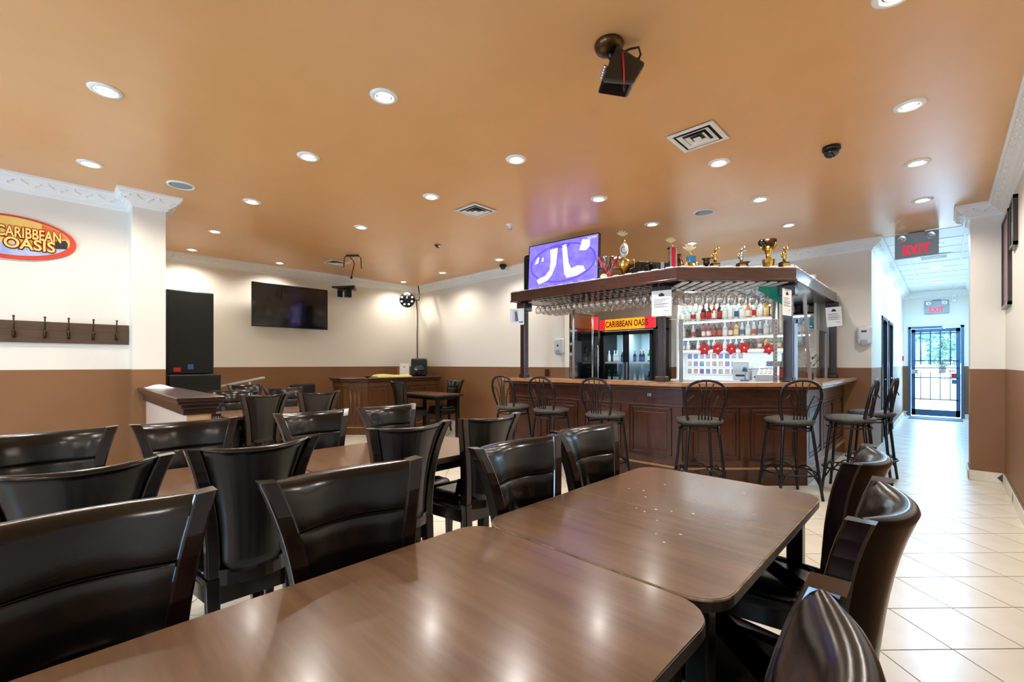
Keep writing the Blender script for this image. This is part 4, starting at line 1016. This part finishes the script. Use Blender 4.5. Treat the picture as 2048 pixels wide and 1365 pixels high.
# black speaker
t = thing('loudspeaker', 'black box loudspeaker lying between the gold cup and red trophy', 'speaker', on(1300, 5.6), R(58))
t.scale = (1.2, 1.2, 1.25)
MB().box((-.2, -.12, 0), (.25, .14, .19)).build('cabinet', 'black_plastic', t, bevel=.012)
MB().lathe([(.085, 0), (.09, .012), (.075, .014), (.05, .004), (.0, .0)], 24, Matrix.Translation((-.08, -.121, .095)) @ Matrix.Rotation(R(90), 4, 'X')).build('driver', 'black_gloss', t)
MB().box((.05, -.124, .11), (.085, -.12, .19)).build('sticker', 'pale_grey', t)
# red column trophy
t = thing('trophy', 'tall red column trophy at the canopy corner', 'trophy', on(1345, 4.95), R(44), 'trophies on the canopy')
MB().box((-.045, -.045, 0), (.045, .045, .02)).build('base', 'silver', t)
MB().box((-.022, -.036, .02), (.022, .036, .27)).build('column', 'red_gloss', t)
for s in (-1, 1): MB().box((s * .03 - .009, -.034, .02), (s * .03 + .009, .034, .27)).build('column_edge', 'silver', t)
MB().box((-.052, -.045, .27), (.052, .045, .282)).build('cap', 'silver', t); MB().tube([(0, 0, .28), (.005, 0, .32)], .012, 8).build('figure', 'gold', t); fan(t, .34, 'lab_cream', .75)
t = tag(MB().lathe([(.03, 0), (.055, .05), (.06, .1), (.04, .17), (.022, .2), (.02, .23), (.03, .245), (.024, .24), (0, .22)], 18).build('vase', 'bronze', loc=on(1358, 5.12)), 'dark brown bulbous vase behind the red column trophy', 'vase')
t = thing('trophy', 'blue and gold trophy topped by a domino fan', 'trophy', on(1382, 4.9), R(44), 'trophies on the canopy')
MB().lathe([(.05, 0), (.06, .02), (.058, .06), (.035, .1)], 12, smooth=False).build('base', 'gold', t)
MB().lathe([(.03, .0), (.045, .1), (.052, .165), (0, .165)], 10, smooth=False).build('cup', 'blue_gloss', t)
for s in (-1, 1): MB().tube([(s * .055, -.02, .0), (s * .065, -.02, .07), (s * .03, -.03, .12)], .012, 6).build('wing', 'gold', t)
MB().tube([(0, 0, .165), (0, 0, .22)], .01, 8).build('figure', 'gold', t); fan(t, .235, 'lab_cream', 1.0)
t = tag(MB().lathe([(.035, 0), (.035, .008), (.008, .02), (.008, .07), (.03, .09), (.036, .11), (.03, .135), (.055, .155), (.05, .155), (.02, .13), (0, .13)], 16).build('goblet', 'bronze', loc=on(1413, 4.95)), 'dark bronze goblet right of the blue trophy', 'goblet')
def figure(px, dep, label, m2):
    t = thing('trophy', label, 'trophy', on(px, dep), R(44), 'trophies on the canopy')
    t.scale = (1.28, 1.28, 1.28)
    MB().box((-.032, -.03, 0), (.032, .03, .075)).build('base', 'bronze', t, bevel=.005); MB().box((-.026, -.032, .015), (.026, -.03, .06)).build('plate', 'gold', t)
    body = MB().tube([(0, 0, .075), (.006, 0, .11), (0, 0, .14), (.004, 0, .175)], .015, 8, rs=[.012, .016, .019, .009]).sphere((.004, 0, .19), .014, 8, 6)
    body.tube([(0, 0, .16), (.03, -.01, .18), (.02, -.01, .22)], .007, 6).tube([(0, 0, .16), (-.03, -.01, .14), (-.02, -.01, .11)], .007, 6); body.build('figure', m2, t)
figure(1430, 4.9, 'gold figure trophy on a dark base, left of the woven shell', 'gold')
figure(1482, 4.9, 'gold figure trophy left of the copper goblet', 'silver')
figure(1568, 4.85, 'gold figure trophy at the right corner of the canopy', 'gold')
t = thing('ornament', 'brown carved shell-like ornament on the canopy', 'ornament', on(1449, 4.95), R(44))
MB().sphere((0, 0, .032), .05, 14, 8, sc=(1.3, .8, .65)).build('body', 'bronze', t)
for i in range(5): MB().tube([(-.05 + i * .025, -.042, .01), (-.05 + i * .025, -.03, .05), (-.05 + i * .025, 0, .066)], .004, 5).build('rib', 'lab_cream', t)
t = tag(MB().lathe([(.03, 0), (.03, .006), (.007, .02), (.007, .05), (.028, .07), (.032, .1), (.026, .12), (.05, .14), (.045, .14), (.018, .118), (0, .115)], 16).build('goblet', 'bronze', loc=on(1491, 5.05)), 'copper goblet with wide rim between two figure trophies', 'goblet')
t = thing('trophy', 'large gold trophy with dark bowl and black ball on top', 'trophy', on(1537, 4.87), R(44), 'trophies on the canopy')
MB().lathe([(.04, 0), (.045, .03), (.06, .09), (.062, .125), (.05, .13), (0, .13)], 14, smooth=False).build('base', 'gold', t)
MB().lathe([(.026, .12), (.028, .17), (.04, .22), (.065, .26), (.05, .25), (0, .2)], 16).build('stem', 'gold', t)
MB().lathe([(.02, .24), (.055, .265), (.08, .3), (.08, .34), (.07, .34), (.06, .3), (0, .26)], 18).build('bowl', 'bronze', t)
for i in range(5): MB().tube([(.05 * math.cos(i * 1.26), .05 * math.sin(i * 1.26), .23), (.095 * math.cos(i * 1.26), .095 * math.sin(i * 1.26), .29)], .005, 5).build('leaf', 'gold', t)
MB().sphere((-.09, -.03, .3), .04, 14, 10).build('ball', 'black_gloss', t)
MB().tube([(-.09, -.03, .27), (-.04, 0, .24)], .008, 6).build('ball_arm', 'gold', t)
t = thing('mug', 'blue-striped white mug at the right end of the canopy trophies', 'mug', on(1582, 4.88))
MB().lathe([(.025, 0), (.033, .03), (.03, .07), (.026, .07), (.027, .03), (0, .01)], 16).build('body', 'shelf_white', t)
for z in (.02, .04, .06): MB().lathe([(.0335 if z == .04 else .032, z), (.0335 if z == .04 else .032, z + .006)], 16, closed=True).build('stripe', 'lab_blue', t)
MB().tube([(.03, 0, .055), (.055, 0, .05), (.05, 0, .02), (.03, 0, .015)], .005, 6).build('handle', 'shelf_white', t)
tag(MB().box((-.1, -.05, 0), (.1, .05, .09)).build('junction_box', 'black_plastic', loc=(-1.45, 6.7, ZK), bevel=.006), 'small black box on the right wing of the canopy', 'box')

# ------------------------------------------------------------------ stage side: speakers, tv, booth
t = thing('loudspeaker', 'tall black loudspeaker with red badge stacked beside the white column', 'speaker', (-7.3, 1.33, 1.135), 0)
MB().box((-.5, -.265, 0), (0, .265, 1.115)).build('cabinet', 'black_plastic', t, bevel=.012)
MB().box((0, -.245, .02), (.006, .245, 1.095)).build('grille', 'black_cloth', t)
MB().box((.006, -.19, .03), (.009, -.11, .085)).build('badge', 'red_paint', t); MB().box((.006, -.035, .06), (.009, .03, .13)).build('emblem', 'lab_blue', t)
t = thing('subwoofer', 'black subwoofer cabinet under the tall loudspeaker', 'speaker', (-7.2, 1.36, 0), 0)
MB().box((-.6, -.29, 0), (0, .3, 1.13)).build('cabinet', 'black_plastic', t, bevel=.015); MB().box((0, -.27, .03), (.006, .28, 1.09)).build('grille', 'black_cloth', t)
t = thing('television', 'large switched-off wall television on the stage wall', 'television', (-8.32, 3.0, 2.28), 0)
MB().box((-.045, -.64, -.375), (0, .64, .375)).build('casing', 'black_plastic', t, bevel=.006)
MB().box((0, -.628, -.36), (.002, .628, .363)).build('screen', 'black_gloss', t)
MB().box((-.28, -.15, -.12), (-.045, .15, .12)).build('wall_mount', 'black_metal', t)
t = thing('projector_mount', 'black wall bracket with arms right of the dark television', 'bracket', (-8.6, 4.0, 2.72), 0)
MB().box((0, -.05, -.13), (.03, .05, .08)).box((0, -.05, -.02), (.5, .05, .03)).build('arm', 'black_metal', t, bevel=.006)
MB().prism([(.2, -.25), (.62, .0), (.2, .25), (.15, .1), (.15, -.1)], .0, .03).build('plate', 'black_metal', t); MB().box((.3, -.05, -.17), (.4, .05, .0)).build('clamp', 'black_metal', t)
t = thing('led_par_light', 'round black stage light with ring of white lamps in the corner', 'stage light', (-8.1, 5.28, 2.61), 0)
t.matrix_world = frame((-8.1, 5.22, 2.62), (.72, .69, 0), (-.14, .14, 1)) 
MB().lathe([(0, -.1), (.13, -.1), (.16, -.06), (.16, 0), (.14, .012), (0, .012)], 24).build('housing', 'black_plastic', t)
for i in range(8): MB().sphere((.118 * math.cos(i * PI / 4 + .39), .118 * math.sin(i * PI / 4 + .39), .014), .021, 8, 6, sc=(1, 1, .4)).build('lamp', 'led_glow', t)
MB().lathe([(0, .02), (.07, .012)], 16).build('lens', 'black_gloss', t)
MB().tube([(.16, 0, -.05), (.24, 0, -.05), (.24, .12, -.08), (.2, .34, -.1)], .012, 6).build('yoke', 'black_metal', t)
tag(MB().tube([(-8.5, 5.72, 2.7), (-8.46, 5.72, 2.3), (-8.48, 5.725, 1.9), (-8.46, 5.72, 1.35)], .013, 6).tube([(-8.1, 5.25, 2.75), (-8.3, 5.5, 2.62), (-8.5, 5.72, 2.7)], .01, 6).build('power_cable', 'bronze'), 'brown cable running down the corner of the stage walls', 'cable')
t = thing('fire_bell', 'round red fire alarm bell on the far wall', 'alarm', (-5.32, YF, 2.3), 0)
MB().lathe([(.0, .07), (.05, .068), (.085, .05), (.09, .02), (.085, 0), (0, 0)], 22, Matrix.Rotation(R(90), 4, 'X')).build('gong', 'red_paint', t)
MB().lathe([(.0, .076), (.028, .075), (.03, .066)], 14, Matrix.Translation((-.02, 0, .01)) @ Matrix.Rotation(R(90), 4, 'X')).build('hub', 'paper', t)
t = thing('wall_socket', 'brown socket plate low on the far wall', 'socket', (-4.75, YF, 1.12)); MB().box((-.05, -.012, -.06), (.05, 0, .06)).build('plate', 'bar_wood', t, bevel=.004); MB().box((-.018, -.016, -.03), (.018, -.012, .03)).build('insert', 'bronze', t)
# booth
BO = [(-8.15, 3.67), (-7.74, 3.67), (-7.43, 3.97), (-7.43, 5.55)]
bt = thing('music_booth', 'panelled wooden music booth with overhanging top near the stage wall', 'booth', (0, 0, 0))
strip(BO, 0, .06, 0, .985, 'booth_panel', 'booth_wood', bt)
strip(BO, -.02, 0, 0, .12, 'plinth', 'booth_wood', bt, .004); strip(BO, -.03, 0, .12, .14, 'plinth_moulding', 'oak', bt, .004)
strip(BO, -.02, 0, .85, .94, 'top_rail', 'booth_wood', bt, .004)
strip(BO, -.06, .02, .955, .985, 'cornice', 'booth_wood', bt, .01)
strip(BO, -.09, .8, .985, 1.02, 'booth_top', 'bar_wood', bt, .01)
for (a, b), n in zip(zip(BO, BO[1:]), (2, 0, 4)):
    L_ = math.hypot(b[0] - a[0], b[1] - a[1]); ux, uy = (b[0] - a[0]) / L_, (b[1] - a[1]) / L_; f_ = frame((a[0], a[1], 0), (ux, uy, 0), (0, 0, 1))
    for i in range(n):
        t0, t1 = i * L_ / n + .04, (i + 1) * L_ / n - .04; m = MB()
        for p, q in (((t0, .18), (t1, .21)), ((t0, .79), (t1, .82)), ((t0, .18), (t0 + .03, .82)), ((t1 - .03, .18), (t1, .82))): m.box((p[0], p[1], 0), (q[0], q[1], .014), f_)
        m.build('panel_moulding', 'booth_wood', bt, bevel=.005)
fx = frame((-7.74, 3.67, 0), (.31, .30, 0), (0, 0, 1))
MB().box((.1, .14, 0), (.33, .85, .02), fx).build('pilaster', 'booth_wood', bt, bevel=.004)
for i in range(3): MB().tube([tuple(fx @ Vector((.14 + i * .075, .2, .02))), tuple(fx @ Vector((.14 + i * .075, .8, .02)))], .022, 8).build('flute', 'booth_wood', bt)
tag(MB().grid([[(-7.85 + .3 * u - .02 * math.sin(v * 9), 4.25 + .75 * v, 1.022 + .055 * (math.sin(PI * u) ** .5) * (.8 + .2 * math.sin(v * 7)) * (1 if .03 < v < .97 else .2)) for u in [k / 12 for k in range(13)]] for v in [k / 20 for k in range(21)]]).build('folded_cloth', 'yellow_cloth'), 'folded pale yellow cloth lying on the music booth', 'cloth')
t = thing('loudspeaker', 'small rounded black monitor speaker on the music booth', 'speaker', (-7.86, 5.36, 1.021), R(-38))
MB().box((-.14, -.16, 0), (.12, .16, .36)).build('cabinet', 'black_plastic', t, bevel=.04, seg=4)
MB().lathe([(.105, 0), (.11, .01), (.09, .014), (.05, .02), (0, .035)], 24, Matrix.Translation((.12, 0, .125)) @ Matrix.Rotation(R(90), 4, 'Y')).build('woofer', 'black_gloss', t)
MB().add([(.119, -.11, .24), (.119, .11, .24), (.119, .09, .33), (.119, -.09, .33), (.125, -.09, .25), (.125, .09, .25), (.125, .07, .32), (.125, -.07, .32)], [(0, 1, 5, 4), (1, 2, 6, 5), (2, 3, 7, 6), (3, 0, 4, 7), (4, 5, 6, 7)]).build('horn', 'black_plastic', t)
t = thing('binder', 'white ring binder standing left of the small monitor speaker', 'binder', (-8.03, 5.12, 1.021), R(-38)); MB().box((-.02, -.1, 0), (.02, .1, .26)).build('cover', 'paper', t, bevel=.004); MB().box((.0205, -.02, .17), (.022, .0, .2)).build('spine_mark', 'red_paint', t)
tag(MB().box((-8.2, 5.05, 1.021), (-8.13, 5.12, 1.2)).box((-8.2, 4.98, 1.021), (-8.08, 5.19, 1.045)).build('wooden_block', 'oak', bevel=.004), 'small wooden upright at the back of the music booth', 'block')
# low half wall
t = thing('half_wall', 'low tan half wall with dark moulded cap beside the column', 'half wall', (0, 0, 0))
HW = [(-5.85, .68), (-3.92, .68), (-3.92, .86)]
mat('tan_paint', 'c59a6c', .55); mat('tan_pink', 'c8ac98', .55)
MB().box((-5.85, .69, 0), (-3.93, .85, .93)).build('wall_body', 'tan_pink', t)
MB().box((-3.93, .69, 0), (-3.92, .85, .93)).build('end_panel', 'tan_paint', t)
for o_, z0, z1 in ((.012, .9, .945), (.025, .945, .975), (.05, .975, 1.0), (.06, 1.0, 1.03)):
    MB().box((-5.85, .68 - o_, z0), (-3.92 + o_, .86 + o_, z1)).build('cap_moulding', 'dark_wood', t, bevel=.006)
MB().box((-3.955, .84, .0), (-3.9, .9, .9)).build('end_post', 'dark_wood', t)
for i in range(4): MB().tube([(-3.9, .848 + i * .014, .05), (-3.9, .848 + i * .014, .88)], .006, 6).build('flute', 'dark_wood', t)
tag(MB().grid([[(-5.78 + .12 * u + .25 * v, .66 + .2 * u, 1.032 + .035 * math.sin(PI * u) * math.sin(PI * v)) for u in [k / 8 for k in range(9)]] for v in [k / 12 for k in range(13)]]).build('white_napkin', 'paper'), 'crumpled white cloth on the half wall beside the column', 'cloth')

# ------------------------------------------------------------------ wall items
t = thing('coat_rack', 'wooden coat hook board on the cream wall', 'coat rack', (XL + .001, 0, 1.57), 0)
MB().box((0, -2.0, -.1), (.025, .578, .1)).build('board', 'rack_wood', t, bevel=.004)
for px in (28, 90, 137, 186, 232):
    s_ = (px - 1024) / 895; rx, ry = V2[0] + s_ * V2[1], V2[1] - s_ * V2[0]; y = XL / rx * ry
    hk = MB().tube([(.025, y, -.02), (.05, y, -.05), (.07, y, -.03), (.075, y, 0)], .007, 6).sphere((.076, y, .005), .013, 8, 6).tube([(.03, y, -.03), (.05, y, .06), (.085, y, .13)], .006, 6).sphere((.086, y, .135), .01, 8, 6); hk.box((.025, y - .012, -.06), (.03, y + .012, .0))
    hk.build('hook', 'bronze', t)
t = thing('oval_sign', 'oval orange Caribbean Oasis sign on the cream wall', 'sign', (0, 0, 0))
t.matrix_world = frame((XL, -.245, 2.43), (0, 1, 0), (0, 0, 1))
def ell(a, b, x=0, y=0, n=48): return [(x + a * math.cos(2 * PI * k / n), y + b * math.sin(2 * PI * k / n)) for k in range(n)]
MB().prism(ell(.435, .2), 0, .02).build('rim', 'sign_rim', t)
MB().prism(ell(.395, .175, -.005, .008), .02, .024).build('field', 'sign_yellow', t)
MB().prism(clip(ell(.394, .174, -.005, .008), 0, 1, -.055), .024, .0255).build('sea', 'sign_sea', t)
MB().prism(clip(clip(ell(.39, .17, -.005, .008), -1, 0, -.2), 0, -1, -.04), .0242, .0258).build('sunset', 'sign_orange', t)
MB().prism([(.26, .0), (.36, .03), (.375, .0), (.37, -.05), (.3, -.06), (.22, -.045)], .0255, .027).build('island', 'lab_black', t)
m_ = MB()
for k in range(24): m_.prism([(-.3 + .3 * math.cos(R(-80 + k * 5)) , .02 + .21 * math.sin(R(-80 + k * 5))), (-.3 + .3 * math.cos(R(-75 + k * 5)), .02 + .21 * math.sin(R(-75 + k * 5))), (-.3 + .28 * math.cos(R(-75 + k * 5)), .02 + .19 * math.sin(R(-75 + k * 5))), (-.3 + .28 * math.cos(R(-80 + k * 5)), .02 + .19 * math.sin(R(-80 + k * 5)))], .025, .0275)
for q, zz_, k_ in (('CARIBBEAN', .045, .58), ('OASIS', -.055, .92)):
    text('lettering_shadow', q, .135, 'sign_dark', t, Matrix.Translation((.125, zz_ - .004, .0285)), .001, xs=k_, off=.011)
    text('lettering', q, .135, 'letter_red', t, Matrix.Translation((.125, zz_ + .002, .031)), .001, xs=k_, off=.0065)
    text('lettering_fill', q, .135, 'letter_gold', t, Matrix.Translation((.125, zz_ - .003, .0325)), .0006, xs=k_, off=.002)
# exit signs
def exit_sign(c, s, label, glow):
    t = thing('exit_sign', label, 'exit sign', (0, 0, 0)); t.matrix_world = frame(c, (1, 0, 0), (0, 0, 1)) @ Matrix.Scale(s, 4)
    MB().box((-.215, -.16, -.05), (.215, .16, .0)).build('housing', 'grey_plastic', t, bevel=.006)
    text('lettering', 'EXIT', .17, 'exit_red', t, Matrix.Translation((0, -.065, .001)), .002, xs=.78, off=.004)
    for s_ in (-1, 1):
        MB().lathe([(.0, .03), (.035, .032), (.048, .045), (.042, .046), (.02, .036), (0, .034)], 16, Matrix.Translation((s_ * .14, .09, .0))).build('lamp_head', 'steel', t)
        MB().sphere((s_ * .14, .09, .042), .018, 8, 6).build('bulb', 'shelf_white', t)
    MB().box((-.08, .155, -.04), (.08, .175, -.01)).build('bracket', 'black_plastic', t)
    return t
exit_sign((-.262, 7.88, 2.83), 1.0, 'large grey exit sign with two lamp heads at the corridor mouth', 1)
exit_sign((-.13, YX - .052, 2.62), .98, 'smaller-looking grey exit sign above the far exit door', 1)
t = thing('alarm_sensor', 'small white sensor high beside the far exit sign', 'sensor', (.17, YX, 2.8)); MB().box((-.04, -.05, -.09), (.04, 0, .09)).build('body', 'white_plain', t, bevel=.01); MB().box((-.025, -.054, -.03), (.025, -.05, .03)).build('lens', 'pale_grey', t)
t = thing('call_point', 'small red call point beside the exit door', 'alarm', (XC, 14.3, 1.4)); MB().box((0, -.04, -.06), (.03, .04, .06)).build('body', 'red_paint', t, bevel=.004); MB().box((.03, -.02, -.02), (.032, .02, .02)).build('glass_plate', 'paper', t)
def dispenser(c, face, label, dark):
    t = thing('soap_dispenser', label, 'dispenser', (0, 0, 0)); t.matrix_world = frame(c, face, (0, 0, 1))
    MB().box((-.085, -.12, 0), (.085, .13, .09)).build('body', 'pale_grey', t, bevel=.03, seg=3); MB().box((-.04, -.135, .02), (.04, -.05, .1)).build('lever', 'grey_plastic', t, bevel=.012)
    MB().prism([(-.02, .0), (.03, 0), (.005, .05)] if dark else [(-.03, .05), (.03, .05), (.03, .075), (-.03, .075)], .09, .0915).build('emblem', 'ink', t)
dispenser((-.8, YBAR, 1.66), (1, 0, 0), 'white soap dispenser on the wall right of the bar', False)
dispenser((-4.47, YF, 1.55), (1, 0, 0), 'white soap dispenser at the end of the far wall', True)
mat('art_dark', '3a2428', .25, noise='8a5058', nscale=5); mat('art_grey', '6a6a68', .25, noise='a8aaa6', nscale=6)
for y0, y1, z0, z1, mm, lab in ((6.36, 7.0, 1.84, 2.76, 'art_dark', 'tall dark framed picture on the right-hand wall'), (5.88, 6.22, 2.32, 2.76, 'art_grey', 'smaller grey framed picture high on the right-hand wall')):
    t = thing('framed_picture', lab, 'picture', (XR, (y0 + y1) / 2, (z0 + z1) / 2)); h_, v_ = (y1 - y0) / 2, (z1 - z0) / 2
    MB().box((-.03, -h_, -v_), (0, -h_ + .03, v_)).box((-.03, h_ - .03, -v_), (0, h_, v_)).box((-.03, -h_, v_ - .03), (0, h_, v_)).box((-.03, -h_, -v_), (0, h_, -v_ + .03)).build('frame', 'dark_wood', t)
    MB().box((-.018, -h_ + .03, -v_ + .03), (-.004, h_ - .03, v_ - .03)).build('artwork', mm, t)
tag(MB().prism(rrect(-.6, .3, 13.85, 14.55, .02), .0, .012).build('door_mat', 'mat_rubber'), 'blue-grey rubber mat on the floor before the exit door', 'mat')
t = thing('corridor_vent', 'square vent in the white corridor ceiling', 'vent', (-.12, 9.9, H - .001)); MB().box((-.2, -.2, -.012), (.2, .2, -.006)).build('frame', 'white_plain', t)
for i in range(3): MB().box((-.15, -.13 + i * .1, -.016), (.15, -.09 + i * .1, -.012)).build('louvre', 'door_dark', t)
for k, y in enumerate((8.9, 11.0, 13.0)):  # invented fill lamps, added to make the corridor brighter and bluer
    t = thing('corridor_fill_light', 'added round fill lamp in the white corridor ceiling, %s from the room' % ORD[k], 'lamp', (-.1, y, H), 0, 'added corridor fill lamps')
    MB().lathe([(.1, 0), (.1, -.012), (.085, -.016), (.08, 0)], 24, closed=True).build('rim', 'white_plain', t)
    MB().lathe([(0, -.022), (.05, -.02), (.084, -.012)], 24).build('diffuser', 'tube_glow', t)
    l = bpy.data.lights.new('corridor_fill_beam', 'AREA'); l.shape = 'DISK'; l.size = .16; l.energy = CORRIDOR_FILL_W; l.color = (.36, .64, 1)
    lo = bpy.data.objects.new('corridor_fill_beam', l); C.objects.link(lo); lo.location = (-.1, y, H - .026)
